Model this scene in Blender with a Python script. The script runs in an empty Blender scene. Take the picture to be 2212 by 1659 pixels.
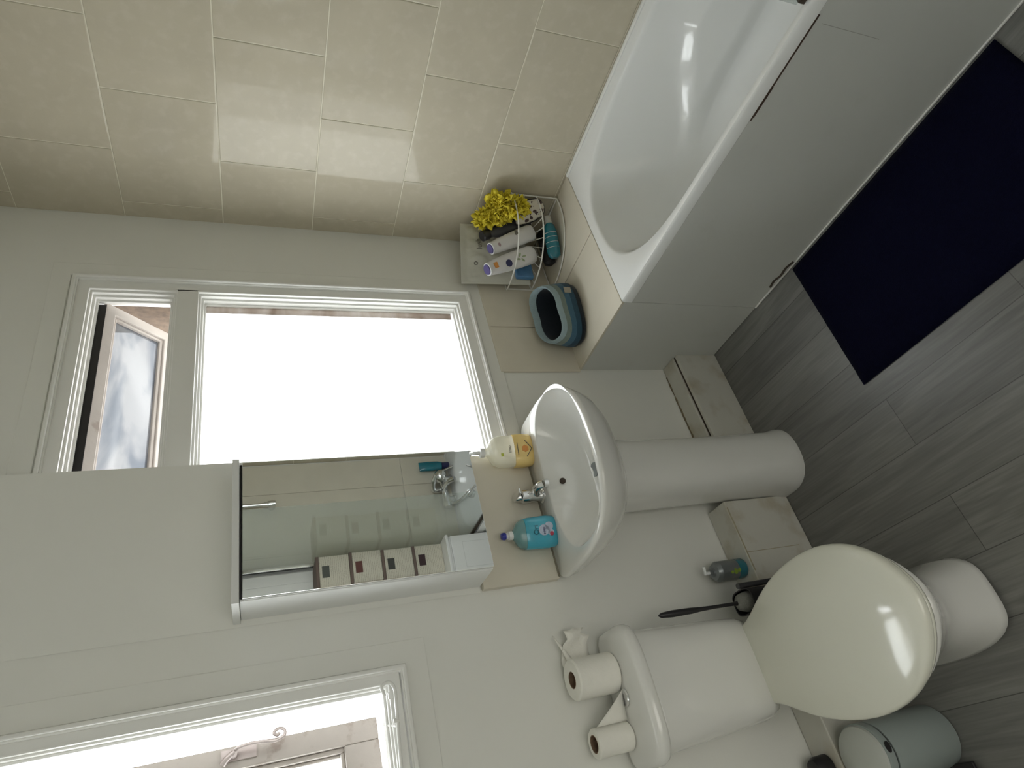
import bpy, bmesh, math, random
from mathutils import Vector, Matrix, noise
random.seed(7)
PI = math.pi
C = bpy.context.scene.collection

# ------------------------------------------------------------------ camera, world, exposure
sc = bpy.context.scene
cam_d = bpy.data.cameras.new('camera'); cam = bpy.data.objects.new('camera', cam_d); C.objects.link(cam)
cam_d.sensor_fit = 'HORIZONTAL'; cam_d.sensor_width = 36.0
cam_d.lens = 1368.0956 * 36.0 / 2212.0
cam_d.clip_start = 0.02
cam.matrix_world = Matrix(((-0.229306, 0.810894, -0.538395, -1.910848),
                           (-0.299291, -0.585076, -0.753732, -1.671073),
                           (-0.926199, -0.011698, 0.376854, 1.679963),
                           (0, 0, 0, 1)))
sc.camera = cam
sc.view_settings.view_transform = 'Standard'
sc.view_settings.look = 'None'
sc.view_settings.gamma = 1.0
sc.view_settings.use_curve_mapping = False
sc.view_settings.exposure = 0.95
sc.cycles.use_denoising = True
sc.cycles.max_bounces = 14
sc.cycles.diffuse_bounces = 9
sc.cycles.transparent_max_bounces = 12
sc.cycles.caustics_reflective = False
sc.cycles.caustics_refractive = False

world = bpy.data.worlds.new('overcast_sky'); sc.world = world; world.use_nodes = True
wn = world.node_tree.nodes; wl = world.node_tree.links
bg = wn['Background']
tc = wn.new('ShaderNodeTexCoord'); sep = wn.new('ShaderNodeSeparateXYZ'); wl.new(tc.outputs['Generated'], sep.inputs[0])
rmp = wn.new('ShaderNodeValToRGB'); wl.new(sep.outputs['Z'], rmp.inputs[0])
rmp.color_ramp.elements[0].position = 0.0; rmp.color_ramp.elements[0].color = (0.80, 0.80, 0.78, 1)
rmp.color_ramp.elements[1].position = 0.25; rmp.color_ramp.elements[1].color = (0.93, 0.96, 1.0, 1)
wl.new(rmp.outputs[0], bg.inputs[0])
bg.inputs[1].default_value = 5.5

# ------------------------------------------------------------------ materials
def mat(name, col, rough=0.5, metal=0.0, spec=0.5, coat=0.0, trans=0.0, ior=1.45, alpha=1.0,
        mottle=0.0, mscale=8.0, bump=0.0, bscale=60.0, dirt=None, dscale=3.0, damt=0.5, dlo=.55, dhi=.75, sheen=0.0, rvar=0):
    m = bpy.data.materials.new(name); m.use_nodes = True
    nt = m.node_tree; n = nt.nodes; l = nt.links; b = n['Principled BSDF']
    b.inputs['Roughness'].default_value = rough; b.inputs['Metallic'].default_value = metal
    b.inputs['Specular IOR Level'].default_value = spec; b.inputs['Coat Weight'].default_value = coat
    b.inputs['Coat Roughness'].default_value = .06
    b.inputs['Transmission Weight'].default_value = trans; b.inputs['IOR'].default_value = ior
    b.inputs['Sheen Weight'].default_value = sheen
    b.inputs['Alpha'].default_value = alpha
    b.inputs['Base Color'].default_value = (*col, 1)
    co = n.new('ShaderNodeTexCoord')
    src = None
    if mottle:
        t = n.new('ShaderNodeTexNoise'); t.inputs['Scale'].default_value = mscale; t.inputs['Detail'].default_value = 6
        l.new(co.outputs['Object'], t.inputs[0])
        mx = n.new('ShaderNodeMix'); mx.data_type = 'RGBA'
        mx.inputs[6].default_value = (*[c*(1-mottle) for c in col], 1); mx.inputs[7].default_value = (*[min(1, c*(1+mottle)) for c in col], 1)
        l.new(t.outputs['Fac'], mx.inputs[0]); src = mx.outputs[2]
    if dirt:
        t = n.new('ShaderNodeTexNoise'); t.inputs['Scale'].default_value = dscale; t.inputs['Detail'].default_value = 5
        l.new(co.outputs['Object'], t.inputs[0])
        r = n.new('ShaderNodeMapRange'); r.inputs[1].default_value = dlo; r.inputs[2].default_value = dhi; r.inputs[4].default_value = damt
        l.new(t.outputs['Fac'], r.inputs[0])
        mx = n.new('ShaderNodeMix'); mx.data_type = 'RGBA'; mx.inputs[6].default_value = (*col, 1); mx.inputs[7].default_value = (*dirt, 1)
        if src: l.new(src, mx.inputs[6])
        l.new(r.outputs[0], mx.inputs[0]); src = mx.outputs[2]
    if src: l.new(src, b.inputs['Base Color'])
    if bump:
        t = n.new('ShaderNodeTexNoise'); t.inputs['Scale'].default_value = bscale; t.inputs['Detail'].default_value = 4
        l.new(co.outputs['Object'], t.inputs[0])
        bp = n.new('ShaderNodeBump'); bp.inputs['Strength'].default_value = bump; bp.inputs['Distance'].default_value = .002
        l.new(t.outputs['Fac'], bp.inputs['Height']); l.new(bp.outputs[0], b.inputs['Normal'])
    return m

M = {}
M['plaster'] = mat('grey white painted plaster', (.74, .74, .705), .62, bump=.25, bscale=9, mottle=.03, mscale=3, spec=.3)
M['gloss_white'] = mat('white gloss paint', (.78, .78, .76), .28, bump=.15, bscale=14, mottle=.02, mscale=5)
M['old_paint'] = mat('weathered cream paint', (.50, .46, .43), .6, bump=.5, bscale=30, mottle=.10, mscale=20, dirt=(.26, .19, .15), dscale=22, damt=.5, dlo=.62, dhi=.72)
M['ceramic'] = mat('glazed white ceramic', (.72, .72, .70), .09, coat=.6, bump=.02, bscale=6)
M['acrylic'] = mat('white bath acrylic', (.80, .81, .81), .14, coat=.5, mottle=.01, mscale=4)
M['seat_plastic'] = mat('ivory gloss seat plastic', (.70, .70, .62), .12, coat=.5, mottle=.01, mscale=6)
M['panel'] = mat('white painted bath panel', (.58, .59, .57), .42, mottle=.04, mscale=4, bump=.15, bscale=10, dirt=(.40, .38, .30), dscale=6, damt=.25, dlo=.62, dhi=.80)
M['boxing'] = mat('off white grimy boxing', (.57, .56, .51), .5, mottle=.05, mscale=12, bump=.3, bscale=25, dirt=(.36, .30, .19), dscale=9, damt=.6, dlo=.52, dhi=.7)
M['chrome'] = mat('chrome', (.78, .79, .80), .10, metal=1, mottle=.02)
M['dull_metal'] = mat('dull painted metal', (.50, .44, .43), .4, metal=.4, mottle=.15, mscale=40)
M['mirror'] = mat('mirror silvering', (.86, .88, .87), .012, metal=1, mottle=.004, mscale=2)
M['mat'] = mat('navy pile', (.0022, .0026, .012), .95, spec=.05, sheen=.02, bump=1.0, bscale=320, mottle=.35, mscale=90)
M['black'] = mat('black plastic', (.018, .017, .019), .38, mottle=.1, mscale=12)
M['darkgrey'] = mat('dark grey plastic', (.05, .05, .055), .35, mottle=.15, mscale=14)
M['bristle'] = mat('dark grey bristle', (.22, .22, .20), .9, bump=1, bscale=300, mottle=.4, mscale=200)
M['paper'] = mat('white tissue paper', (.80, .79, .74), .95, spec=.1, bump=.4, bscale=160, mottle=.03, mscale=60)
M['card'] = mat('brown card core', (.20, .13, .085), .9, mottle=.1, mscale=40)
M['wire'] = mat('white coated wire', (.75, .75, .72), .3, mottle=.03)
M['white_plastic'] = mat('white plastic', (.72, .73, .73), .3, mottle=.02)
M['pearl'] = mat('pearl white plastic', (.66, .65, .66), .28, coat=.3, mottle=.02)
M['purple'] = mat('violet cap plastic', (.10, .085, .22), .3, mottle=.1, mscale=30)
M['navy'] = mat('navy print', (.02, .022, .09), .4, mottle=.05)
M['orange'] = mat('orange print', (.66, .28, .07), .5, mottle=.06)
M['blueprint'] = mat('royal blue plastic', (.03, .04, .30), .35, mottle=.05)
M['green'] = mat('leaf green print', (.32, .38, .24), .5, mottle=.25, mscale=60)
M['teal'] = mat('teal plastic', (.015, .17, .23), .22, coat=.4, mottle=.2, mscale=25)
M['cyan'] = mat('turquoise soap liquid', (.05, .36, .50), .12, coat=.5, mottle=.10, mscale=18)
M['cyan_clear'] = mat('clear turquoise plastic', (.20, .40, .42), .12, coat=.5, alpha=.65, mottle=.08, mscale=20)
M['cyan_dark'] = mat('dark teal print', (.015, .12, .16), .4, mottle=.1)
M['pale_print'] = mat('pale lilac print', (.45, .52, .66), .4, mottle=.25, mscale=120)
M['red_print'] = mat('red print', (.40, .04, .08), .4, mottle=.1)
M['clear'] = mat('clear bottle plastic', (.85, .85, .80), .08, trans=.0, alpha=.45, coat=.5, mottle=.02)
M['milky'] = mat('milky soap and label', (.86, .85, .74), .25, coat=.3, alpha=.62, mottle=.03)
M['honey'] = mat('honey yellow label', (.78, .58, .22), .25, coat=.4, mottle=.08, mscale=30)
M['ink'] = mat('grey ink print', (.16, .15, .13), .5, mottle=.1)
M['pouch'] = mat('crinkled pale pouch', (.52, .52, .46), .42, bump=.8, bscale=28, mottle=.08, mscale=10)
M['blue_pack'] = mat('blue plastic pack', (.08, .20, .38), .3, mottle=.25, mscale=40)
M['maroon'] = mat('maroon plastic', (.10, .02, .02), .4, mottle=.2)
M['grey_body'] = mat('grey green enamel', (.33, .38, .37), .35, mottle=.04, mscale=5)
M['grey_lid'] = mat('pale grey lid plastic', (.50, .52, .49), .4, mottle=.03, mscale=5)
M['brick'] = mat('old brown brick', (.075, .052, .034), .9, bump=1, bscale=50, mottle=.6, mscale=45)
M['kraft'] = mat('dark kraft edge', (.14, .10, .085), .7, mottle=.1)
M['seal'] = mat('dark perished sealant', (.06, .045, .035), .8, mottle=.3, mscale=30)
M['rust'] = mat('rust stain', (.055, .032, .024), .8, mottle=.3, mscale=30)
M['panel_line'] = mat('faint panel joint', (.36, .36, .34), .8, mottle=.1)
M['steel'] = mat('brushed aerosol can steel', (.24, .26, .27), .3, metal=.5, mottle=.25, mscale=30)
M['lightplastic'] = mat('translucent white nozzle', (.85, .87, .88), .2, mottle=.02)

def tile_mat():
    m = mat('cream stone effect tile', (.52, .475, .378), .05, spec=.26, coat=0, mottle=.11, mscale=7, bump=.012, bscale=4,
            dirt=(.60, .55, .46), dscale=30, damt=.45, dlo=.5, dhi=.7)
    m.node_tree.nodes['Principled BSDF'].inputs['Coat Roughness'].default_value = .10
    return m
M['tile'] = tile_mat()
M['grout'] = mat('pale cream grout', (.78, .75, .64), .85, mottle=.10, mscale=20)
M['tile_plain'] = mat('cream ledge tile', (.64, .60, .51), .22, spec=.35, mottle=.08, mscale=8, bump=.05, bscale=6)

def glass_mat():
    m = bpy.data.materials.new('frosted window glass'); m.use_nodes = True
    nt = m.node_tree; n = nt.nodes; l = nt.links; n.remove(n['Principled BSDF']); out = n['Material Output']
    co = n.new('ShaderNodeTexCoord')
    t1 = n.new('ShaderNodeTexNoise'); t1.inputs['Scale'].default_value = 5; t1.inputs['Detail'].default_value = 7; t1.inputs['Distortion'].default_value = .6
    mp = n.new('ShaderNodeMapping'); mp.inputs['Scale'].default_value = (1, 1, 3.2)
    l.new(co.outputs['Object'], mp.inputs[0]); l.new(mp.outputs[0], t1.inputs[0])
    r = n.new('ShaderNodeValToRGB'); r.color_ramp.elements[0].position = .38; r.color_ramp.elements[0].color = (.66, .70, .74, 1)
    r.color_ramp.elements[1].position = .62; r.color_ramp.elements[1].color = (.93, .94, .93, 1)
    l.new(t1.outputs['Fac'], r.inputs[0])
    tr = n.new('ShaderNodeBsdfTransparent'); l.new(r.outputs[0], tr.inputs[0])
    tl = n.new('ShaderNodeBsdfTranslucent'); l.new(r.outputs[0], tl.inputs[0])
    gl = n.new('ShaderNodeBsdfGlossy'); gl.inputs['Roughness'].default_value = .12
    mx = n.new('ShaderNodeMixShader'); mx.inputs[0].default_value = .35
    l.new(tr.outputs[0], mx.inputs[1]); l.new(tl.outputs[0], mx.inputs[2])
    mx2 = n.new('ShaderNodeMixShader'); mx2.inputs[0].default_value = .05
    l.new(mx.outputs[0], mx2.inputs[1]); l.new(gl.outputs[0], mx2.inputs[2]); l.new(mx2.outputs[0], out.inputs[0])
    return m, r
def frosted(name, lo, hi, p0=.3, p1=.5):
    m, r = glass_mat(); m.name = name
    r.color_ramp.elements[0].color = (*lo, 1); r.color_ramp.elements[1].color = (*hi, 1)
    r.color_ramp.elements[0].position = p0; r.color_ramp.elements[1].position = p1
    return m
M['pane'] = frosted('frosted window glass', (.86, .88, .88), (.92, .93, .92))
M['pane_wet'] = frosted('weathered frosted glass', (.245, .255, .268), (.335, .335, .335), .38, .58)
M['pane_dirt'] = frosted('grimy glass edge', (.25, .21, .18), (.40, .385, .37), .35, .70)

def clear_glass():
    m = bpy.data.materials.new('clear screen glass'); m.use_nodes = True
    nt = m.node_tree; n = nt.nodes; l = nt.links; n.remove(n['Principled BSDF']); out = n['Material Output']
    tr = n.new('ShaderNodeBsdfTransparent'); tr.inputs[0].default_value = (.94, .965, .955, 1)
    gl = n.new('ShaderNodeBsdfGlossy'); gl.inputs['Roughness'].default_value = .02
    fr = n.new('ShaderNodeLayerWeight'); fr.inputs[0].default_value = .5
    pw = n.new('ShaderNodeMath'); pw.operation = 'POWER'; pw.inputs[1].default_value = 5; l.new(fr.outputs['Facing'], pw.inputs[0])
    ad = n.new('ShaderNodeMath'); ad.operation = 'MULTIPLY_ADD'; ad.inputs[1].default_value = .9; ad.inputs[2].default_value = .04
    l.new(pw.outputs[0], ad.inputs[0])
    df = n.new('ShaderNodeBsdfDiffuse'); df.inputs[0].default_value = (.55, .60, .58, 1)
    m1 = n.new('ShaderNodeMixShader'); m1.inputs[0].default_value = .12
    l.new(tr.outputs[0], m1.inputs[1]); l.new(df.outputs[0], m1.inputs[2])
    mx = n.new('ShaderNodeMixShader'); l.new(ad.outputs[0], mx.inputs[0]); l.new(m1.outputs[0], mx.inputs[1]); l.new(gl.outputs[0], mx.inputs[2])
    l.new(mx.outputs[0], out.inputs[0]); return m
M['screen'] = clear_glass()

def floor_mat():
    m = bpy.data.materials.new('grey oak effect vinyl planks'); m.use_nodes = True
    nt = m.node_tree; n = nt.nodes; l = nt.links; b = n['Principled BSDF']; b.inputs['Roughness'].default_value = .36
    b.inputs['Specular IOR Level'].default_value = .45
    co = n.new('ShaderNodeTexCoord')
    rot = n.new('ShaderNodeMapping'); rot.inputs['Rotation'].default_value = (0, 0, PI/2); l.new(co.outputs['Object'], rot.inputs[0])
    br = n.new('ShaderNodeTexBrick'); br.offset = .37; br.inputs['Scale'].default_value = 1
    br.inputs['Brick Width'].default_value = 1.2; br.inputs['Row Height'].default_value = .152; br.inputs['Mortar Size'].default_value = .0012
    br.inputs['Color1'].default_value = (.120, .119, .113, 1); br.inputs['Color2'].default_value = (.200, .198, .189, 1); br.inputs['Mortar'].default_value = (.08, .08, .075, 1)
    l.new(rot.outputs[0], br.inputs[0])
    # wood grain: stretched, distorted along the plank (Y)
    mp = n.new('ShaderNodeMapping'); mp.inputs['Scale'].default_value = (14, 1.5, 1); l.new(co.outputs['Object'], mp.inputs[0])
    ns = n.new('ShaderNodeTexNoise'); ns.inputs['Scale'].default_value = 1.0; ns.inputs['Detail'].default_value = 3; ns.inputs['Distortion'].default_value = .5; l.new(mp.outputs[0], ns.inputs[0])
    ml = n.new('ShaderNodeMath'); ml.operation = 'MULTIPLY'; ml.inputs[1].default_value = 26; l.new(ns.outputs['Fac'], ml.inputs[0])
    sn = n.new('ShaderNodeMath'); sn.operation = 'SINE'; l.new(ml.outputs[0], sn.inputs[0])
    fine = n.new('ShaderNodeTexNoise'); fine.inputs['Scale'].default_value = 1; fine.inputs['Detail'].default_value = 6
    mp2 = n.new('ShaderNodeMapping'); mp2.inputs['Scale'].default_value = (160, 6, 1); l.new(co.outputs['Object'], mp2.inputs[0]); l.new(mp2.outputs[0], fine.inputs[0])
    mr = n.new('ShaderNodeMapRange'); mr.inputs[1].default_value = -1; mr.inputs[2].default_value = 1; mr.inputs[3].default_value = .90; mr.inputs[4].default_value = 1.12
    l.new(sn.outputs[0], mr.inputs[0])
    mr2 = n.new('ShaderNodeMapRange'); mr2.inputs[1].default_value = .3; mr2.inputs[2].default_value = .7; mr2.inputs[3].default_value = .88; mr2.inputs[4].default_value = 1.12
    l.new(fine.outputs['Fac'], mr2.inputs[0])
    mm = n.new('ShaderNodeMath'); mm.operation = 'MULTIPLY'; l.new(mr.outputs[0], mm.inputs[0]); l.new(mr2.outputs[0], mm.inputs[1])
    vm = n.new('ShaderNodeVectorMath'); vm.operation = 'SCALE'; l.new(br.outputs['Color'], vm.inputs[0]); l.new(mm.outputs[0], vm.inputs['Scale'])
    l.new(vm.outputs[0], b.inputs['Base Color'])
    bp = n.new('ShaderNodeBump'); bp.inputs['Strength'].default_value = .15; bp.inputs['Distance'].default_value = .001
    l.new(mm.outputs[0], bp.inputs['Height']); l.new(bp.outputs[0], b.inputs['Normal'])
    return m
M['floor'] = floor_mat()

def leopard_mat():
    m = mat('cream fabric with dark spots', (.62, .58, .50), .9, mottle=.05)
    n = m.node_tree.nodes; l = m.node_tree.links; b = n['Principled BSDF']
    co = n.new('ShaderNodeTexCoord'); v = n.new('ShaderNodeTexVoronoi'); v.inputs['Scale'].default_value = 46; v.inputs['Randomness'].default_value = .9
    nz = n.new('ShaderNodeTexNoise'); nz.inputs['Scale'].default_value = 45; l.new(co.outputs['Object'], nz.inputs[0])
    ad = n.new('ShaderNodeMix'); ad.data_type = 'RGBA'; ad.blend_type = 'ADD'; ad.inputs[0].default_value = .015
    l.new(co.outputs['Object'], ad.inputs[6]); l.new(nz.outputs['Color'], ad.inputs[7]); l.new(ad.outputs[2], v.inputs[0])
    r = n.new('ShaderNodeValToRGB'); r.color_ramp.elements[0].position = .36; r.color_ramp.elements[0].color = (.075, .045, .045, 1)
    r.color_ramp.elements[1].position = .42; r.color_ramp.elements[1].color = (.62, .58, .50, 1)
    l.new(v.outputs['Distance'], r.inputs[0]); l.new(r.outputs[0], b.inputs['Base Color']); return m
M['leopard'] = leopard_mat()
def loofah_mat():
    m = mat('yellow bath net', (.72, .60, .04), .6, mottle=.25, mscale=30)
    return m
M['loofah'] = loofah_mat()

def denim(name, col): return mat(name, col, .9, spec=.15, bump=.5, bscale=260, mottle=.12, mscale=90, sheen=.15)
M['denim_light'] = denim('pale blue denim', (.26, .34, .37)); M['denim_sage'] = denim('sage denim', (.17, .21, .19))
M['denim_mid'] = denim('mid blue denim', (.055, .12, .18)); M['denim_dark'] = denim('dark blue denim', (.028, .065, .10)); M['denim_black'] = denim('near black denim', (.014, .02, .028))

# ------------------------------------------------------------------ helpers
def tag(o, label=None, cat=None, group=None, kind=None):
    if label: o['label'] = label
    if cat: o['category'] = cat
    if group: o['group'] = group
    if kind: o['kind'] = kind
    return o
def empty(name, loc, label=None, cat=None, group=None, kind=None, rot=(0, 0, 0)):
    o = bpy.data.objects.new(name, None); C.objects.link(o); o.location = loc; o.rotation_euler = rot
    o.empty_display_size = .05
    return tag(o, label, cat, group, kind)
def obj(name, bm, m, parent=None, smooth=True, bevel=0, sub=0, angle=40, loc=None, seg=2):
    me = bpy.data.meshes.new(name)
    bmesh.ops.recalc_face_normals(bm, faces=bm.faces[:])
    bm.to_mesh(me); bm.free()
    o = bpy.data.objects.new(name, me); C.objects.link(o)
    me.materials.append(M[m] if isinstance(m, str) else m)
    if smooth:
        for p in me.polygons: p.use_smooth = True
        try: me.set_sharp_from_angle(angle=math.radians(angle))
        except Exception: pass
    if bevel:
        b = o.modifiers.new('bevel', 'BEVEL'); b.width = bevel; b.segments = seg; b.limit_method = 'ANGLE'; b.angle_limit = math.radians(35)
    if sub:
        s = o.modifiers.new('subsurf', 'SUBSURF'); s.levels = sub; s.render_levels = sub
    if parent:
        # parts are modelled in world coordinates; keep them there under the thing's base
        o.parent = parent; mw = local_world(parent); o.matrix_parent_inverse = mw.inverted()
    elif loc is None:
        # top-level mesh: put the origin at its base centre
        vs = [v.co for v in me.vertices]
        c = Vector(((min(v.x for v in vs)+max(v.x for v in vs))/2, (min(v.y for v in vs)+max(v.y for v in vs))/2, min(v.z for v in vs)))
        me.transform(Matrix.Translation(-c)); o.location = c
    return o
def local_world(o):
    m = Matrix.LocRotScale(o.location, o.rotation_euler, o.scale)
    if o.parent: m = local_world(o.parent) @ o.matrix_parent_inverse @ m
    return m
def box(bm, x0, x1, y0, y1, z0, z1, T=None):
    vs = [bm.verts.new((x, y, z)) for x in (x0, x1) for y in (y0, y1) for z in (z0, z1)]
    if T is not None:
        for v in vs: v.co = T @ v.co
    for f in ((0, 1, 3, 2), (4, 6, 7, 5), (0, 4, 5, 1), (2, 3, 7, 6), (0, 2, 6, 4), (1, 5, 7, 3)): bm.faces.new([vs[i] for i in f])
    return vs
def bx(*a, T=None):
    bm = bmesh.new(); box(bm, *a, T=T); return bm
def loft(loops, closed_loop=True, cap0=True, cap1=True, bm=None):
    bm = bm or bmesh.new(); L = [[bm.verts.new(p) for p in lp] for lp in loops]; n = len(L[0])
    for a, b in zip(L, L[1:]):
        for i in range(n if closed_loop else n-1):
            j = (i+1) % n; bm.faces.new((a[i], a[j], b[j], b[i]))
    if cap0: bm.faces.new(L[0])
    if cap1: bm.faces.new(L[-1][::-1])
    return bm
def lathe(profile, c=(0, 0, 0), n=40, T=None, bm=None, sx=1, sy=1, cap0=True, cap1=True):
    loops = []
    for r, z in profile:
        r = max(r, 1e-5)
        lp = [Vector((sx*r*math.cos(2*PI*i/n), sy*r*math.sin(2*PI*i/n), z)) for i in range(n)]
        lp = [(T @ p if T is not None else p) + Vector(c) for p in lp]
        loops.append(lp)
    return loft(loops, bm=bm, cap0=cap0, cap1=cap1)
def tube(bm, pts, r, n=8, closed=False, rs=None):
    pts = [Vector(p) for p in pts]; m = len(pts); loops = []
    prev = None
    for i, p in enumerate(pts):
        a = pts[(i-1) % m] if (closed or i) else p; b = pts[(i+1) % m] if (closed or i < m-1) else p
        t = (b-a).normalized()
        if prev is None:
            up = Vector((0, 0, 1)) if abs(t.z) < .9 else Vector((1, 0, 0)); u = t.cross(up).normalized()
        else:
            u = (prev - t*prev.dot(t)); u = u.normalized() if u.length > 1e-6 else t.orthogonal().normalized()
        prev = u; v = t.cross(u); rr = rs[i] if rs else r
        loops.append([p + (u*math.cos(2*PI*k/n) + v*math.sin(2*PI*k/n))*rr for k in range(n)])
    if closed: loops.append(loops[0])
    if closed:
        L = [[bm.verts.new(q) for q in lp] for lp in loops[:-1]]
        for a, b in zip(L, L[1:]+L[:1]):
            for i in range(n): bm.faces.new((a[i], a[(i+1) % n], b[(i+1) % n], b[i]))
    else: loft(loops, bm=bm)
    return bm
def smooth_path(pts, n=6):
    pts = [Vector(p) for p in pts]; out = []
    P = [2*pts[0]-pts[1]] + pts + [2*pts[-1]-pts[-2]]
    for i in range(1, len(P)-2):
        for k in range(n):
            t = k/n
            out.append(.5*((2*P[i]) + (P[i+1]-P[i-1])*t + (2*P[i-1]-5*P[i]+4*P[i+1]-P[i+2])*t*t + (3*P[i]-P[i-1]-3*P[i+1]+P[i+2])*t**3))
    out.append(pts[-1]); return out
def sup(cx, cy, a, b, z, n=2.5, N=64, b2=None, n2=None):
    """superellipse loop; b toward -Y, b2 toward +Y (n2 its exponent)"""
    out = []
    for i in range(N):
        t = 2*PI*i/N; c, s = math.cos(t), math.sin(t)
        e = n if s < 0 else (n2 or n); bb = b if s < 0 else (b2 if b2 is not None else b)
        out.append(Vector((cx + a*math.copysign(abs(c)**(2/e), c), cy + bb*math.copysign(abs(s)**(2/e), s), z)))
    return out
def frame_to(origin, xdir, ydir):
    x = Vector(xdir).normalized(); y = (Vector(ydir) - x*Vector(ydir).dot(x)).normalized(); z = x.cross(y)
    m = Matrix((x, y, z)).transposed().to_4x4(); m.translation = Vector(origin); return m
def text(name, s, size, T, m, parent, extrude=.0003, sx=1.0, bend=None):
    cu = bpy.data.curves.new(name, 'FONT'); cu.body = s; cu.size = size; cu.extrude = extrude; cu.align_x = 'CENTER'; cu.align_y = 'CENTER'
    tmp = bpy.data.objects.new(name+'_tmp', cu); C.objects.link(tmp)
    dg = bpy.context.evaluated_depsgraph_get(); dg.update()
    me = bpy.data.meshes.new_from_object(tmp.evaluated_get(dg))
    bpy.data.objects.remove(tmp); bpy.data.curves.remove(cu)
    bm = bmesh.new(); bm.from_mesh(me); bpy.data.meshes.remove(me)
    for v in bm.verts:
        v.co.x *= sx
        if bend: v.co.z += -bend*(1-math.sqrt(max(0, 1-(v.co.x/bend)**2)))
        v.co = T @ v.co
    return obj(name, bm, m, parent, smooth=False)

# ------------------------------------------------------------------ the room shell
CEIL = 2.52; YN = -2.08; XL = -2.75; TH = .30
W1 = (-1.045, -.300, .930, 2.180)       # window 1 opening x0,x1,z0,z1
W2 = (-2.35, -1.578, 1.352, 2.215)
def wall_with_holes(bm, x0, x1, z0, z1, y0, y1, holes):
    xs = sorted({x0, x1, *[h[0] for h in holes], *[h[1] for h in holes]}); zs = sorted({z0, z1, *[h[2] for h in holes], *[h[3] for h in holes]})
    inside = lambda x, z: any(h[0] < x < h[1] and h[2] < z < h[3] for h in holes)
    V = {}
    def v(x, y, z):
        k = (x, y, z)
        if k not in V: V[k] = bm.verts.new(k)
        return V[k]
    G = {}
    for i in range(len(xs)-1):
        for j in range(len(zs)-1):
            G[i, j] = not inside((xs[i]+xs[i+1])/2, (zs[j]+zs[j+1])/2)
    for (i, j), s in G.items():
        if not s: continue
        a, b, c, d = xs[i], xs[i+1], zs[j], zs[j+1]
        for y in (y0, y1): bm.faces.new([v(a, y, c), v(b, y, c), v(b, y, d), v(a, y, d)])
        for (di, dj, p, q) in ((-1, 0, (a, c), (a, d)), (1, 0, (b, c), (b, d)), (0, -1, (a, c), (b, c)), (0, 1, (a, d), (b, d))):
            if not G.get((i+di, j+dj), False):
                bm.faces.new([v(p[0], y0, p[1]), v(q[0], y0, q[1]), v(q[0], y1, q[1]), v(p[0], y1, p[1])])
    return bm
wb = obj('wall_back', wall_with_holes(bmesh.new(), XL-.1, .12, -.05, CEIL+.05, 0, .10, [W1, W2]), 'plaster', smooth=False); tag(wb, kind='structure')
wo = obj('wall_outer', wall_with_holes(bmesh.new(), XL-.1, .12, -.05, CEIL+.05, .102, .26, [(W1[0]-.01, W1[1]+.005, W1[2]-.02, W1[3]), (W2[0], W2[1]+.01, W2[2]-.02, W2[3])]), 'brick', smooth=False); tag(wo, kind='structure')
# flat plaster surround boards round both windows
def ring(bm, x0, x1, z0, z1, w, y0, y1):
    """frame of inner rect x0..x1,z0..z1 with outward width w"""
    o = (x0-w, x1+w, z0-w, z1+w)
    vo = [[bm.verts.new((x, y, z)) for (x, z) in ((o[0], o[2]), (o[1], o[2]), (o[1], o[3]), (o[0], o[3]))] for y in (y0, y1)]
    vi = [[bm.verts.new((x, y, z)) for (x, z) in ((x0, z0), (x1, z0), (x1, z1), (x0, z1))] for y in (y0, y1)]
    for i in range(4):
        j = (i+1) % 4
        bm.faces.new((vo[0][i], vo[0][j], vi[0][j], vi[0][i])); bm.faces.new((vo[1][i], vi[1][i], vi[1][j], vo[1][j]))
        bm.faces.new((vo[0][i], vo[1][i], vo[1][j], vo[0][j])); bm.faces.new((vi[0][i], vi[0][j], vi[1][j], vi[1][i]))
    return bm
t1 = obj('trim_1', ring(bmesh.new(), -1.058, -.289, .916, 2.194, .052, -.006, .0), 'plaster', smooth=False, bevel=.003); tag(t1, kind='structure')
t2 = obj('trim_2', ring(bmesh.new(), -2.36, -1.566, 1.341, 2.226, .055, -.003, .0), 'plaster', smooth=False, bevel=.003); tag(t2, kind='structure')

# right wall: cream brick-bond tiles on grout
TW, THT, E0 = .4025, .3016, .0617
def tiled(bm_t, u0, u1, z0, z1, place, jitter=.0010):
    k = -3
    while True:
        a = .569 + k*THT; b = a+THT; k += 1
        if a > z1: break
        if b < z0: continue
        off = E0 + (.5*TW if (k % 2) == 0 else 0)    # joint positions along -Y
        j = -2
        while True:
            p = off + j*TW; q = p+TW; j += 1
            if p > u1: break
            if q < u0: continue
            P, Q, A, B = max(p, u0), min(q, u1), max(a, z0), min(b, z1)
            if Q-P < .004 or B-A < .004: continue
            g = .0016; P += g; Q -= g; A += g; B -= g
            d = [.0014 + random.uniform(0, jitter) for _ in range(3)]; d.append(d[0]+d[2]-d[1]); e = .0018
            c = [(P, A), (Q, A), (Q, B), (P, B)]; ci = [(P+e, A+e), (Q-e, A+e), (Q-e, B-e), (P+e, B-e)]
            lo = [bm_t.verts.new(place(x, z, 0)) for x, z in c]; hi = [bm_t.verts.new(place(x, z, h)) for (x, z), h in zip(ci, d)]
            md = [bm_t.verts.new(place(x, z, h-.0007)) for (x, z), h in zip(c, d)]
            bm_t.faces.new(hi)
            for s in range(4):
                t = (s+1) % 4
                bm_t.faces.new((lo[s], lo[t], md[t], md[s])); bm_t.faces.new((md[s], md[t], hi[t], hi[s]))
    return bm_t
wr = obj('wall_right', bx(.002, .12, YN-.1, .10, -.05, CEIL+.05), 'grout', smooth=False); tag(wr, kind='structure')
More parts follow.
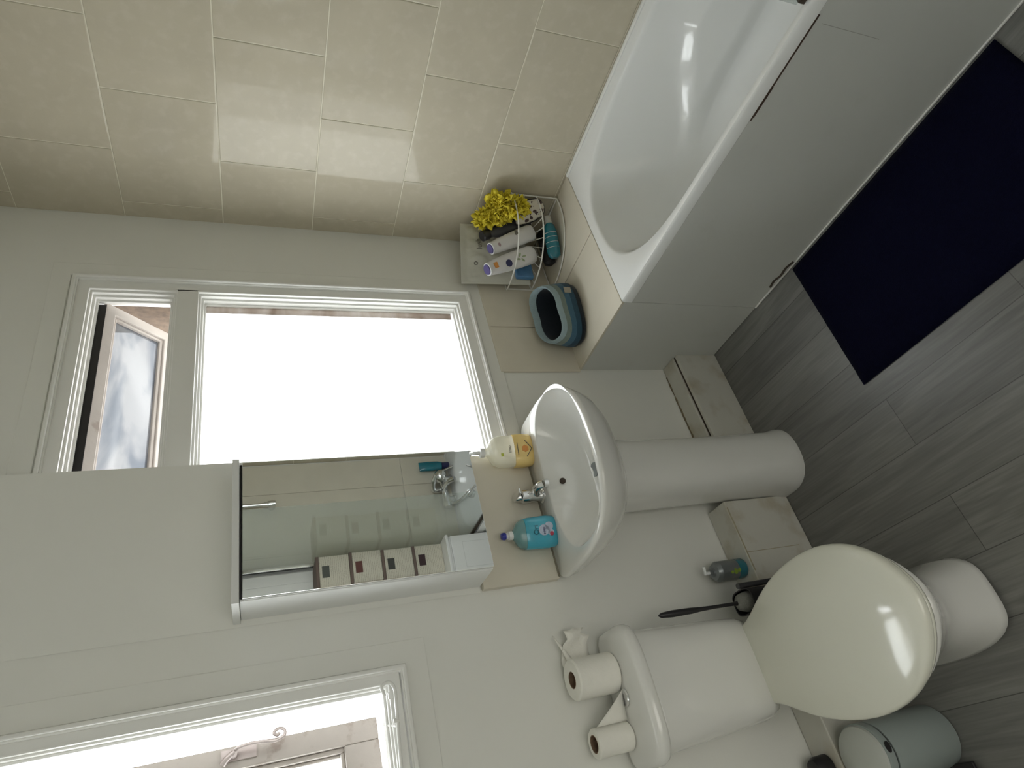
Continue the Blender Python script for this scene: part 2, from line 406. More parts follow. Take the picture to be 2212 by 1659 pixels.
bm = bmesh.new(); vs = [[bm.verts.new((x, y, z)) for z in (1.112, CEIL)] for x, y in ((-.989, -.0225), (-.989, -.030), (-1.30, -.022), (-1.42, -.001), (-1.115, -.0225))]
for i in range(5): k = (i+1) % 5; bm.faces.new((vs[i][0], vs[k][0], vs[k][1], vs[i][1]))
bm.faces.new([v[0] for v in vs]); bm.faces.new([v[1] for v in vs][::-1])
nb = obj('trim_3', bm, 'plaster', angle=30); tag(nb, kind='structure')
tl = obj('tile_field', tiled(bmesh.new(), .0, -YN, 0.30, CEIL, lambda u, z, h: (.002-h, -u, z)), 'tile', wr, smooth=False)
# near wall behind the camera: tiled over the bath, painted beyond it, with a white door
wn_ = obj('wall_near', wall_with_holes(bmesh.new(), XL-.1, .12, -.05, CEIL+.05, YN-.12, YN, [(-2.62, -1.72, 0.0, 2.02)]), 'plaster', smooth=False); tag(wn_, kind='structure')  # opening added to let the fill light into the room
bm = bmesh.new()
for (a, b) in ((-.189, -.006), (-.615, -.191)):
    for (c, d) in ((.25, .849), (.851, 1.749), (1.751, CEIL)): box(bm, a, b, YN, YN+.006, c, d)
tn = obj('tile_field', bm, 'tile_plain', wn_, smooth=False, bevel=.0012)
# unseen enclosure added behind the opening, only to hold the fill light
bm = bmesh.new()
box(bm, -2.80, -1.50, -3.3, -3.2, -.05, 2.4); box(bm, -2.85, -2.75, -3.2, YN-.12, -.05, 2.4); box(bm, -1.60, -1.50, -3.2, YN-.12, -.05, 2.4); box(bm, -2.85, -1.5, -3.3, YN-.12, 2.35, 2.45)
tag(obj('wall_fill_box', bm, 'plaster', smooth=False), kind='structure')
tag(obj('floor_fill_box', bx(-2.85, -1.5, -3.3, YN-.1, -.08, 0), 'floor', smooth=False), kind='structure')
FILL_OPENING = (-2.62, -1.72, 0.0, 2.02)
dr = empty('door_1', (-1.08, YN, 0), kind='structure')
obj('door_leaf', bx(-1.50, -.72, YN, YN+.03, .01, 2.0), 'gloss_white', dr, smooth=False, bevel=.003)
bm = bmesh.new(); ring(bm, -1.50, -.72, .0, 2.0, .06, YN, YN+.025); obj('door_frame', bm, 'gloss_white', dr, smooth=False, bevel=.004)
bm = lathe([(.008, 0), (.008, .035), (.02, .04), (.024, .055), (.015, .068), (.001, .07)], T=Matrix.Rotation(-PI/2, 4, 'X'), c=(-1.42, YN+.03, 1.0)); obj('door_knob', bm, 'chrome', dr)
wl_ = obj('wall_left', bx(XL-.1, XL, YN, .0, -.05, CEIL+.05), 'plaster', smooth=False); tag(wl_, kind='structure')
fl = obj('floor', bx(XL-.1, .12, YN-.1, .1, -.08, 0), 'floor', smooth=False); tag(fl, kind='structure')
ce = obj('ceiling', bx(XL-.1, .12, YN-.1, .1, CEIL, CEIL+.08), 'plaster', smooth=False); tag(ce, kind='structure')

# tile band on the back wall over the ledge
band = bmesh.new()
for (a, b) in ((-.669, -.462), (-.459, -.003)):
    box(band, a, b, -.009, 0, .560, .8755)
bt = obj('tile_band', band, 'tile_plain', wb, smooth=False, bevel=.0025)

# ------------------------------------------------------------------ window 1 (over the basin)
w1 = empty('window_1', (-.64, .05, .93), kind='structure')
x0, x1, z0, z1 = -1.048, -.294, .922, 2.187
bm = bmesh.new()
ring(bm, x0+.010, x1-.010, z0+.010, z1-.010, .010, -.020, .0)
ring(bm, x0+.014, x1-.014, z0+.014, z1-.014, .006, -.013, .0)
obj('architrave', bm, 'gloss_white', w1, smooth=False, bevel=.003)
bm = bmesh.new()
fx0, fx1, fz0, fz1 = x0+.016, x1-.016, z0+.016, z1-.016
ring(bm, fx0+.030, fx1-.030, fz0+.030, fz1-.030, .036, -.004, .075)
box(bm, fx0+.02, fx1-.02, -.004, .070, 1.842, 1.905)
obj('frame', bm, 'gloss_white', w1, smooth=False, bevel=.003)
bm = bmesh.new()
gx0, gx1 = fx0+.030, fx1-.030
for k, (w, yy) in enumerate(((.007, .006), (.014, .020), (.020, .034))):
    ring(bm, gx0+w, gx1-w, fz0+.030+w, 1.842-w, .008+w*.2, yy, .060)
    ring(bm, gx0+w, gx1-w, 1.905+w, fz1-.030-w, .008+w*.2, yy, .045)
obj('moulding', bm, 'gloss_white', w1, smooth=False, bevel=.002)
obj('glass_pane', bx(gx0+.005, gx1-.010, .046, .050, fz0+.035, 1.838), 'pane', w1, smooth=False)
bm = bmesh.new(); box(bm, gx1-.046, gx1-.018, .0425, .0455, fz0+.055, 1.822); obj('grime_streak', bm, 'pane_dirt', w1, smooth=False)
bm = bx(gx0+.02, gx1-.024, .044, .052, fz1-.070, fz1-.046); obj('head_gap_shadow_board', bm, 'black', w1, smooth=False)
# top-hung open sash
ss = empty('sash', (-.64, .040, fz1-.045)); ss.parent = w1; ss.matrix_parent_inverse = local_world(w1).inverted()
ang = math.radians(43)
ST = Matrix.Translation((0, .045, fz1-.068)) @ Matrix.Rotation(ang, 4, 'X') @ Matrix.Translation((0, 0, 0))
sx0, sx1, sh = gx0+.012, gx1-.012, .236
bm = bmesh.new()
ring(bm, sx0+.034, sx1-.034, -sh+.034, -.034, .034, 0, .035); ring(bm, sx0+.044, sx1-.044, -sh+.044, -.044, .0102, .008, .030)
for v in bm.verts: v.co = ST @ v.co
obj('sash_frame', bm, 'old_paint', ss, smooth=False, bevel=.003)
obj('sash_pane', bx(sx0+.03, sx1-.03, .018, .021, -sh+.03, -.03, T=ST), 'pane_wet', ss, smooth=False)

# ------------------------------------------------------------------ window 2 (upper left, open casement)
w2 = empty('window_2', (-1.95, .05, 1.35), kind='structure')
x0, x1, z0, z1 = -2.36, -1.569, 1.343, 2.224
bm = bmesh.new(); ring(bm, x0+.010, x1-.010, z0+.010, z1-.010, .010, -.020, .0); ring(bm, x0+.014, x1-.014, z0+.014, z1-.014, .006, -.012, .0)
obj('architrave', bm, 'gloss_white', w2, smooth=False, bevel=.003)
fx0, fx1, fz0, fz1 = x0+.016, x1-.016, z0+.016, z1-.016
bm = bmesh.new(); ring(bm, fx0+.022, fx1-.022, fz0+.030, fz1-.030, .030, -.003, .075)
obj('frame', bm, 'gloss_white', w2, smooth=False, bevel=.003)
bm = bmesh.new()
for w, yy in ((.005, .008), (.011, .024)): ring(bm, fx0+.022+w, fx1-.022-w, fz0+.030+w, fz1-.030-w, .007, yy, .060)
obj('moulding', bm, 'gloss_white', w2, smooth=False, bevel=.002)
cs = empty('casement', (-2.30, .05, 1.40)); cs.parent = w2; cs.matrix_parent_inverse = local_world(w2).inverted()
hx = -2.31; cw = .674
CT = Matrix.Translation((hx, .035, 1.400)) @ Matrix.Rotation(math.radians(10.5), 4, 'Z')
bm = bmesh.new()
for a in ((0, .05, 0, .04, 0, .78), (cw-.052, cw, 0, .04, 0, .78), (.0502, cw-.0522, .001, .039, 0, .085), (.0502, cw-.0522, .001, .039, .735, .78)): box(bm, *a, T=CT)
for a in ((cw-.064, cw-.0522, .010, .034, .0852, .7348), (cw-.072, cw-.0642, .018, .030, .095, .7346), (.0502, cw-.0642, .010, .034, .0852, .0945)): box(bm, *a, T=CT)
obj('casement_frame', bm, 'old_paint', cs, smooth=False, bevel=.003)
obj('casement_pane', bx(.045, cw-.045, .020, .024, .08, .74, T=CT), 'pane', cs, smooth=False)
# curled fastener on the stile
hp = lambda x, y, z: CT @ Vector((cw-.018+(x-cw+.018)*.8, y*.8, .335+(z-.30)*.8))
bm = bmesh.new(); box(bm, cw-.034, cw-.008, -.004, 0, .285, .362, T=CT)
pts = [(cw-.020, -.012, .305), (cw-.012, -.028, .285), (cw-.010, -.034, .250), (cw-.012, -.034, .215), (cw-.016, -.034, .185), (cw-.006, -.034, .160), (cw+.010, -.034, .160),
       (cw+.016, -.034, .176), (cw+.006, -.034, .190), (cw-.002, -.034, .180), (cw+.003, -.034, .173)]
tube(bm, smooth_path([hp(*p) for p in pts], 5), .004, 8)
tube(bm, [hp(cw-.022, -.004, .300), hp(cw-.022, -.024, .300)], .009, 12)
tube(bm, smooth_path([hp(cw-.020, -.018, .300), hp(cw-.034, -.022, .318), hp(cw-.048, -.018, .330)], 4), .007, 10)
obj('fastener', bm, 'dull_metal', cs)
# casement stay
bm = bmesh.new()
box(bm, -1.640, -1.625, -.006, .000, 1.374, 1.392)
pp = smooth_path([(-1.632, -.012, 1.402), (-1.612, -.020, 1.408), (-1.606, -.020, 1.390), (-1.622, -.020, 1.378), (-1.66, -.018, 1.378), (-1.72, -.012, 1.380), (-1.80, -.004, 1.382), (-1.92, .010, 1.386)], 6)
tube(bm, pp, .0042, 8)
tube(bm, [(-1.69, -.014, 1.376), (-1.69, -.014, 1.388)], .006, 8); tube(bm, [(-1.70, -.012, 1.382), (-1.685, .05, 1.402)], .0035, 8)
box(bm, -1.715, -1.665, .000, .010, 1.372, 1.384)
obj('stay_bar', bm, 'gloss_white', w2)

# ------------------------------------------------------------------ bath
def rect_like(loop, cx, cy, x0, x1, y0, y1, z):
    out = []
    for p in loop:
        dx, dy = p.x-cx, p.y-cy
        tx = ((x1 if dx > 0 else x0)-cx)/dx if abs(dx) > 1e-9 else 1e9; ty = ((y1 if dy > 0 else y0)-cy)/dy if abs(dy) > 1e-9 else 1e9
        t = min(tx, ty); out.append(Vector((cx+dx*t, cy+dy*t, z)))
    for X in (x0, x1):
        for Y in (y0, y1):
            k = min(range(len(out)), key=lambda i: (out[i].x-X)**2+(out[i].y-Y)**2); out[k].x = X; out[k].y = Y
    return out
BX, BY0, BY1 = -.659, -2.075, -.372
bath = empty('bathtub', (-.33, -1.22, 0), 'white acrylic bathtub along the tiled wall with a rounded far end', 'bathtub')
def tubloop(a, yf, yn, z, n=2.9, cx=-.347, N=96):
    cy = (yf+yn)/2; return sup(cx, cy, a, cy-yn, z, n, N, b2=yf-cy)
def tubloop2(a, yf, yn, z, n=2.7, cx=-.347, N=96, b=.46):
    """straight sided with superelliptic ends of length b"""
    E = []
    for i in range(N):
        t = 2*PI*(i+.5)/N; c, s = math.cos(t), math.sin(t)
        x = cx + a*math.copysign(abs(c)**(2/n), c); y = math.copysign(abs(s)**(2/n), s)
        E.append(Vector((x, (yf-b+b*y) if s >= 0 else (yn+b+b*y), z)))
    out = []
    for i, p in enumerate(E):
        out.append(p); q = E[(i+1) % N]
        if p.y*0+abs(p.y-q.y) > .12:
            for k in range(1, 24): out.append(p.lerp(q, k/24))
    return out
N = 96
inner = tubloop2(.285, -.412, -1.99, .552)
lip_in = tubloop2(.291, -.404, -1.998, .559)
cyb = -1.22
outer = rect_like(lip_in, -.347, cyb, BX+.004, -.006, BY0, BY1-.001, .560)
outer2 = rect_like(lip_in, -.347, cyb, BX, -.006, BY0, BY1, .553)
outer3 = rect_like(lip_in, -.347, cyb, BX, -.006, BY0, BY1, .524)
keys = [(.285, -.412, -1.99, .552, .46), (.278, -.425, -1.975, .520, .46), (.262, -.475, -1.95, .42, .46), (.243, -.56, -1.93, .30, .42), (.228, -.64, -1.915, .225, .40)]
loops = [outer3, outer2, outer, lip_in, inner]
sst = lambda t: (lambda u: u*u*(3-2*u))(max(0, min(1, t)))
for a_, b_ in zip(keys, keys[1:]):
    nst = 3 if a_[3] > .5 else 9
    for k in range(1, nst+1):
        t = k/nst; v = [a_[m]+(b_[m]-a_[m])*t for m in range(5)]
        lp = tubloop2(v[0], v[1], v[2], v[3], b=v[4])
        for p in lp:
            if p.x > -.34 and p.y < -.60:
                h = .285 + .175*sst((-.62-p.y)/.50)
                p.x -= .034*sst((h-p.z)/.022)*sst((-.62-p.y)/.22)*sst((p.y+1.92)/.15)*(1-sst((.30-p.z)/.09))
        loops.append(lp)
loops += [tubloop2(.205, -.70, -1.895, .193, b=.36), tubloop2(.165, -.76, -1.86, .182, b=.32), tubloop2(.05, -1.0, -1.6, .178, b=.05)]
bm = loft(loops, cap0=False)
tub = obj('tub_shell', bm, 'acrylic', bath, angle=60)
bm = bmesh.new(); box(bm, -.018, -.0052, BY0, BY1, .559, .569); obj('wall_sealant', bm, 'gloss_white', bath, smooth=False, bevel=.004)
bm = lathe([(.001, 0), (.034, 0), (.034, .006), (.022, .010), (.001, .011)], T=Matrix.Rotation(-PI/2, 4, 'X'), c=(-.33, -1.968, .47)); obj('overflow_plate', bm, 'chrome', bath)
bm = lathe([(.001, 0), (.032, 0), (.030, .003), (.001, .004)], c=(-.34, -1.78, .1815)); obj('plug_hole', bm, 'chrome', bath)

pn = obj('bath_panel', bx(BX, BX+.018, BY0, -.3735, .004, .523), 'panel', bath, smooth=False, bevel=.0015)
bm = bmesh.new(); box(bm, BX-.001, BX+.002, -1.30, -1.04, .5195, .5228); box(bm, BX-.0008, BX+.001, -1.13, -1.05, .5175, .5195); obj('stained_gap', bm, 'rust', pn, smooth=False)
bm = bmesh.new(); box(bm, BX-.0003, BX+.001, -1.2848, -1.2836, .32, .50); obj('hairline_joint', bm, 'panel_line', pn, smooth=False)
bm = bmesh.new(); box(bm, BX-.0045, BX, -1.98, -.374, .002, .0075); obj('floor_bead', bm, 'gloss_white', pn, smooth=False, bevel=.001)
bm = bmesh.new()
tube(bm, smooth_path([(BX-.001, -.48, .018), (BX-.001, -.51, .024), (BX-.001, -.535, .016), (BX-.001, -.57, .021), (BX-.001, -.60, .013)], 4), .0045, 6); obj('torn_sealant', bm, 'seal', pn)

# tiled ledge between the bath end and the wall
lg = empty('tiled_ledge', (-.33, -.19, 0), 'cream tiled ledge filling the corner between bath end and window wall', 'ledge')
obj('ledge_front_panel', bx(BX, BX+.016, -.3725, -.001, .003, .551), 'panel', lg, smooth=False, bevel=.001)
bm = bmesh.new()
box(bm, BX-.001, -.322, -.3705, -.001, .551, .5615); box(bm, -.318, -.002, -.3705, -.001, .551, .5615)
obj('ledge_tile', bm, 'tile_plain', lg, smooth=False, bevel=.0015)
obj('ledge_core', bx(BX+.017, -.004, -.371, -.002, .02, .550), 'boxing', lg, smooth=False)

# pipe boxing behind basin and toilet
D = .0972
bxr = empty('pipe_boxing', (-.88, -.05, 0), 'low boxed pipe ledge with a dark open gap between bath and basin pedestal', 'pipe boxing')
obj('front_board', bx(-1.053, BX-.001, -D, -D+.012, .001, .184), 'boxing', bxr, smooth=False, bevel=.001)
obj('top_board', bx(-1.053, BX-.001, -D+.022, -.001, .168, .189), 'boxing', bxr, smooth=False, bevel=.002)
obj('dark_gap', bx(-1.053, BX-.001, -D+.0122, -D+.0218, .15, .1815), 'seal', bxr, smooth=False)
gl = bmesh.new(); rg = random.Random(3)
tube(gl, [(-.70 - k*.0175, -.0035 + rg.uniform(-.001, .001), .1895) for k in range(20)], .003, 6, rs=[rg.uniform(.0008, .0042) for k in range(20)])
obj('grime_line', gl, mat('brown mould line', (.20, .16, .10), .9, mottle=.4, mscale=90), bxr)
bxl = empty('pipe_boxing', (-1.9, -.05, 0), 'taller grimy boxed pipe ledge running behind the toilet', 'pipe boxing')
obj('boxing_body', bx(XL+.002, -1.267, -D, -.001, .001, .268), 'boxing', bxl, smooth=False, bevel=.004)
bm = bmesh.new(); box(bm, -1.50, -1.29, -D-.0008, -D+.002, .262, .266); box(bm, -1.442, -1.440, -D-.0008, -D+.002, .05, .262); obj('cracked_joint', bm, mat('pale crack line', (.40, .36, .26), .8, mottle=.3, mscale=60), bxl, smooth=False)

# ------------------------------------------------------------------ shower screen
scn = empty('shower_screen', (-.640, -1.68, .56), 'clear glass shower screen standing on the bath rim', 'shower screen')
obj('screen_glass', bx(-.643, -.637, -2.04, -1.30, .578, 1.98), 'screen', scn, smooth=False, bevel=.001)
bm = bmesh.new(); box(bm, -.648, -.632, -2.078, -2.03, .57, 1.985); obj('wall_profile', bm, 'chrome', scn, smooth=False, bevel=.002)
bm = bmesh.new(); box(bm, -.646, -.634, -2.03, -1.305, .562, .579); obj('bottom_seal', bm, 'seal', scn, smooth=False, bevel=.002)

# shower riser rail, taps, hose, bottle at the near end (seen in the cabinet mirror)
rr = empty('shower_riser_rail', (-.268, -2.04, 1.58), 'chrome shower riser rail reflected in the cabinet mirror', 'shower rail')
bm = bmesh.new(); tube(bm, [(-.268, -2.032, 1.62), (-.268, -2.032, 2.25)], .010, 16); obj('rail_tube', bm, 'chrome', rr)
bm = lathe([(.001, 0), (.020, 0), (.020, .010), (.016, .030), (.016, .045), (.001, .052)], T=Matrix.Rotation(-PI/2, 4, 'X'), c=(-.268, YN+.008, 1.60)); obj('rail_bracket', bm, 'chrome', rr)
bm = lathe([(.001, -.02), (.018, -.02), (.020, 0), (.018, .02), (.001, .022)], c=(-.268, -2.032, 1.60)); tube(bm, [(-.268, -2.032, 1.60), (-.268, -2.032, 1.64)], .014, 14); obj('rail_end_cap', bm, 'chrome', rr)
tp = empty('bath_mixer_tap', (-.25, -2.03, .56), 'chrome bath mixer tap with hand shower reflected in the mirror', 'tap')
XT = -.262
bm = lathe([(.028, 0), (.028, .006), (.020, .010), (.020, .062), (.001, .066)], c=(XT+.07, -2.03, .561)); lathe([(.028, 0), (.028, .006), (.020, .010), (.020, .062), (.001, .066)], c=(XT-.07, -2.03, .561), bm=bm)
tube(bm, [(XT-.085, -2.03, .615), (XT+.085, -2.03, .615)], .021, 18); obj('mixer_body', bm, 'chrome', tp)
bm = bmesh.new(); tube(bm, smooth_path([(XT, -2.03, .61), (XT, -1.98, .625), (XT, -1.93, .615), (XT, -1.89, .585)], 5), .016, 14); obj('spout', bm, 'chrome', tp)
for s_ in (-1, 1):
    bm = lathe([(.001, 0), (.024, 0), (.027, .01), (.024, .032), (.001, .036)], T=Matrix.Rotation(PI/2*s_, 4, 'Y'), c=(XT+.086*s_, -2.03, .615)); obj('tap_handle', bm, 'chrome', tp)
bm = bmesh.new(); tube(bm, smooth_path([(XT, -2.03, .635), (XT, -2.03, .68), (XT+.03, -1.985, .69), (XT+.06, -1.945, .675)], 5), .014, 12)
lathe([(.012, 0), (.036, .02), (.042, .032), (.036, .038), (.001, .038)], T=Matrix.Rotation(2.4, 4, 'X'), c=(XT+.06, -1.945, .675), bm=bm); obj('hand_shower', bm, 'chrome', tp)
bm = bmesh.new(); tube(bm, smooth_path([(XT-.01, -2.035, .61), (XT-.11, -1.99, .585), (XT-.09, -1.90, .51), (XT+.02, -1.88, .40), (XT+.11, -1.93, .52), (XT+.10, -2.02, .64), (XT+.03, -2.0, .68)], 8), .008, 10); obj('shower_hose', bm, 'chrome', tp)
bt_ = empty('shampoo_bottle', (-.098, -2.030, .56), 'upside down teal shampoo bottle with dark cap reflected in the mirror', 'bottle')
bm = lathe([(.001, 0), (.022, 0), (.022, .045), (.001, .046)], c=(-.098, -2.030, .562), n=32); obj('flip_cap', bm, 'navy', bt_)
bm = loft([sup(-.098, -2.030, a, b, z, 2.2, 32) for a, b, z in ((.024, .020, .6085), (.029, .022, .63), (.031, .020, .69), (.030, .012, .730), (.030, .004, .748))]); obj('bottle_body', bm, 'teal', bt_)

# white cabinet with stacked labelled boxes, seen in the mirror
cb = empty('bathroom_floor_cabinet', (-.78, -1.90, 0), 'narrow white cabinet beside the bath reflected at the mirror bottom', 'cabinet')
obj('cabinet_body', bx(-.895, -.668, YN+.004, -1.765, .02, .735), 'gloss_white', cb, smooth=False, bevel=.002)
bm = bx(-.891, -.672, -1.764, -1.748, .06, .722); cd_ = obj('cabinet_door', bm, 'gloss_white', cb, smooth=False, bevel=.002)
bm = ring(bmesh.new(), -.850, -.712, .10, .66, .0015, -1.7495, -1.7475); obj('panel_groove', bm, 'panel', cd_, smooth=False)
obj('cabinet_top', bx(-.902, -.664, YN+.004, -1.745, .735, .750), 'gloss_white', cb, smooth=False, bevel=.002)
first = None
BZ = .751
names = ['topmost labelled box of the stack reflected in the mirror, grey square mark', 'second labelled box from the top of the reflected stack, red brown square mark',
         'third labelled box from the top of the reflected stack, dark grey square mark', 'bottom labelled box of the reflected stack, dark brown square mark']
swc = [(.07, .075, .065), (.11, .035, .028), (.045, .045, .04), (.045, .022, .025)]
M['label'] = mat('cream printed label', (.56, .53, .44), .7, mottle=.04)
def label_lines():
    m = M['label']; n = m.node_tree.nodes; l = m.node_tree.links; b = n['Principled BSDF']
    co = n.new('ShaderNodeTexCoord'); mp = n.new('ShaderNodeMapping'); mp.inputs['Scale'].default_value = (60, 60, 100); l.new(co.outputs['Object'], mp.inputs[0])
    w = n.new('ShaderNodeTexWave'); w.bands_direction = 'Z'; w.inputs['Scale'].default_value = .35; w.inputs['Distortion'].default_value = 3; l.new(mp.outputs[0], w.inputs[0])
    ns = n.new('ShaderNodeTexNoise'); ns.inputs['Scale'].default_value = 3; l.new(mp.outputs[0], ns.inputs[0])
    mu = n.new('ShaderNodeMath'); mu.operation = 'MULTIPLY'; l.new(w.outputs[0], mu.inputs[0]); l.new(ns.outputs['Fac'], mu.inputs[1])
    r = n.new('ShaderNodeValToRGB'); r.color_ramp.elements[0].position = .3; r.color_ramp.elements[0].color = (.60, .565, .47, 1); r.color_ramp.elements[1].position = .6; r.color_ramp.elements[1].color = (.36, .33, .27, 1)
    l.new(mu.outputs[0], r.inputs[0]); l.new(r.outputs[0], b.inputs['Base Color'])
label_lines()
for i in range(4):
    zb = BZ + (3-i)*.164; xo = -.008*(3-i)*0 + (-.002, .003, -.001, .0)[i]
    e = empty('storage_box', (-.74+xo, -1.94, zb), names[i], 'box', 'labelled boxes on the narrow cabinet')
    obj('box_body', bx(-.828+xo, -.672+xo, -2.05, -1.842, zb, zb+.147), 'label', e, smooth=False, bevel=.002)
    obj('box_lid', bx(-.830+xo, -.670+xo, -2.052, -1.840, zb+.1475, zb+.163), 'kraft', e, smooth=False, bevel=.002)
    lc_ = obj('label_card', bx(-.820+xo, -.680+xo, -1.8415, -1.8400, zb+.006, zb+.141), 'label', e, smooth=False)
    obj('label_mark', bx(-.782+xo, -.722+xo, -1.8395, -1.8388, zb+.098, zb+.134), mat('square mark %d' % i, swc[i], .6, mottle=.08), lc_, smooth=False)

# ------------------------------------------------------------------ mirror cabinet on the back wall
mc = empty('mirror_cabinet', (-1.23, 0, 1.115), 'white wall cabinet with a mirrored door above the basin', 'cabinet')
bm = bmesh.new()
box(bm, -1.405, -1.390, -.138, -.001, 1.112, 1.716); box(bm, -1.074, -1.058, -.138, -.001, 1.112, 1.716); box(bm, -1.390, -1.074, -.138, -.001, 1.112, 1.128); box(bm, -1.390, -1.074, -.012, -.001, 1.128, 1.716)
obj('cabinet_body', bm, 'white_plastic', mc, smooth=False, bevel=.001)
obj('door_backing', bx(-1.402, -1.058, -.1432, -.1385, 1.113, 1.708), 'white_plastic', mc, smooth=False)
obj('top_shadow_gap', bx(-1.400, -1.060, -.1425, -.1385, 1.7115, 1.7168), 'black', mc, smooth=False)
obj('mirror_door', bx(-1.401, -1.057, -.1480, -.1434, 1.111, 1.7105), 'mirror', mc, smooth=False, bevel=.0006)
obj('cabinet_top', bx(-1.413, -1.050, -.156, -.001, 1.717, 1.733), 'white_plastic', mc, smooth=False, bevel=.001)

bs = obj('backsplash_tile', bx(-1.418, -1.006, -.023, -.0005, .8775, 1.107), 'tile_plain', smooth=False, bevel=.002)
tag(bs, 'cream splashback tile on the wall behind the basin taps', 'wall tile')

# ------------------------------------------------------------------ basin
bsn = empty('pedestal_basin', (-1.175, -.2, 0), 'white ceramic pedestal basin with an oval bowl under the mirror cabinet', 'basin')
cx, cyv = -1.172, -.135
def bas(a, b, z, b2=.118, n=2.45, dx=0, dy=0, n2=9): return sup(cx+dx, cyv+dy, a, b, z, n, 96, b2=b2, n2=n2)
def bowl(a, yb, yf, z, n=2.6, dx=0, n2=2.6):
    cy = (yb+yf)/2 + .02; return sup(-1.164+dx, cy, a, cy-yf, z, n, 96, b2=yb-cy, n2=n2)
loops = [bas(.110, .118, .700, b2=.10, n2=4), bas(.178, .185, .738, b2=.112, n2=6), bas(.213, .232, .772, n2=8), bas(.238, .266, .808), bas(.250, .281, .840), bas(.256, .288, .862),
         bas(.257, .290, .869), bas(.253, .286, .8745), bas(.250, .283, .876, b2=.117), bowl(.233, -.096, -.403, .876), bowl(.2305, -.0985, -.4005, .874)]
rim_in = bowl(.2290, -.100, -.399, .870); bc = Vector((-1.163, -.205, 0))
for k in range(27):
    q = (1 - k/26.4); lp = []
    for p in rim_in:
        xy = bc + (Vector((p.x, p.y, 0)) - bc)*q
        ze = .870 - .126*(1 - q**3.4); zp = .870 - (-.100 - xy.y)/.34
        lp.append(Vector((xy.x, xy.y, max(ze, zp, .745))))
    loops.append(lp)
bm = loft(loops, cap0=True)
obj('basin_bowl', bm, 'ceramic', bsn, angle=75)
bm = loft([sup(-1.162, -.135, a, b, z, 2.3, 48, b2=.09, n2=5) for a, b, z in ((.112, .105, 0), (.112, .105, .02), (.104, .097, .06), (.100, .092, .35), (.102, .094, .55), (.106, .102, .715))])
obj('pedestal', bm, 'ceramic', bsn, angle=70)
bm = lathe([(.001, 0), (.022, 0), (.021, .0035), (.013, .002), (.001, .0015)], c=(-1.160, -.178, .7455)); obj('waste_ring', bm, 'steel', bsn)
bm = lathe([(.001, 0), (.0095, 0), (.0095, .003), (.001, .003)], T=Matrix.Rotation(PI/2-.40, 4, 'X'), c=(-1.160, -.1165, .828), n=24); obj('overflow_hole', bm, 'seal', bsn)
bm = bmesh.new(); box(bm, -1.412, -1.0, -.0262, -.0175, .8745, .8805); obj('grimy_sealant', bm, mat('dingy silicone bead', (.23, .21, .16), .7, mottle=.35, mscale=60), bsn, smooth=False)

tpb = empty('basin_mixer_tap', (-1.172, -.055, .874), 'small chrome mixer tap on the basin between two soap bottles', 'tap')
bm = lathe([(.024, 0), (.024, .005), (.019, .009), (.0185, .045), (.021, .050), (.019, .070), (.001, .073)], c=(-1.172, -.055, .8738)); obj('tap_body', bm, 'chrome', tpb)
bm = bmesh.new(); tube(bm, smooth_path([(-1.172, -.065, .898), (-1.168, -.088, .908), (-1.165, -.108, .903), (-1.164, -.118, .893)], 5), .012, 14, rs=None); lathe([(.013, 0), (.014, -.012), (.001, -.012)], c=(-1.164, -.118, .893), bm=bm); obj('spout', bm, 'chrome', tpb)
bm = bmesh.new(); tube(bm, [(-1.172, -.055, .944), (-1.172, -.048, .962)], .012, 14); box(bm, -1.181, -1.163, -.100, -.040, .962, .967, T=Matrix.Translation((0, 0, 0))); obj('lever', bm, 'chrome', tpb, bevel=.0015)

# pump soap bottle with honey coloured lower label
s1 = empty('hand_soap_pump_bottle', (-1.015, -.062, .874), 'clear pump soap bottle with yellow honey label on the basin corner', 'soap bottle')
a = math.radians(-14)
def sb(cx0, cy0, aa, bb, z, n=3.0, rot=0, N=40):
    R = Matrix.Rotation(rot, 3, 'Z'); return [R @ (p - Vector((cx0, cy0, z))) + Vector((cx0, cy0, z)) for p in sup(cx0, cy0, aa, bb, z, n, N)]
S1 = (-1.018, -.060)
bm = loft([sb(*S1, aa, bb, .8745+z, rot=a) for aa, bb, z in ((.046, .022, 0), (.051, .026, .006), (.053, .027, .03), (.052, .027, .061), (.050, .026, .0635))]); hl_ = obj('honey_label', bm, 'honey', s1)
bm = loft([sb(*S1, aa, bb, .8745+z, n=nn, rot=a) for aa, bb, z, nn in ((.050, .026, .0645, 3), (.050, .026, .09, 3), (.048, .025, .116, 2.8), (.040, .022, .132, 2.5), (.024, .017, .142, 2), (.014, .014, .148, 2), (.013, .013, .156, 2))]); obj('clear_shoulder', bm, 'milky', s1)
bm = lathe([(.0145, 0), (.0145, .014), (.006, .016), (.0055, .034), (.001, .034)], c=(S1[0], S1[1], 1.031), n=28); pc_ = obj('pump_collar', bm, 'white_plastic', s1)
bm = loft([sb(S1[0], S1[1], .009, .009, 1.074, 2), sb(S1[0], S1[1], .011, .011, 1.080, 2), sb(S1[0], S1[1], .009, .009, 1.087, 2)]); tube(bm, smooth_path([(S1[0], S1[1], 1.082), (S1[0]-.012, S1[1]-.022, 1.083), (S1[0]-.018, S1[1]-.036, 1.076)], 4), .0045, 10); obj('pump_head', bm, 'lightplastic', pc_)
F1 = frame_to((S1[0]+.0265*math.sin(a), S1[1]-.0265*math.cos(a), .904), (math.cos(a), math.sin(a), 0), (0, 0, 1))
FT = lambda F, x, y, z=0: F @ Matrix.Translation((x, y, z))
bm = lathe([(.001, 0), (.012, 0), (.012, .001), (.001, .001)], T=None, n=6); 
for v in bm.verts: v.co = F1 @ v.co
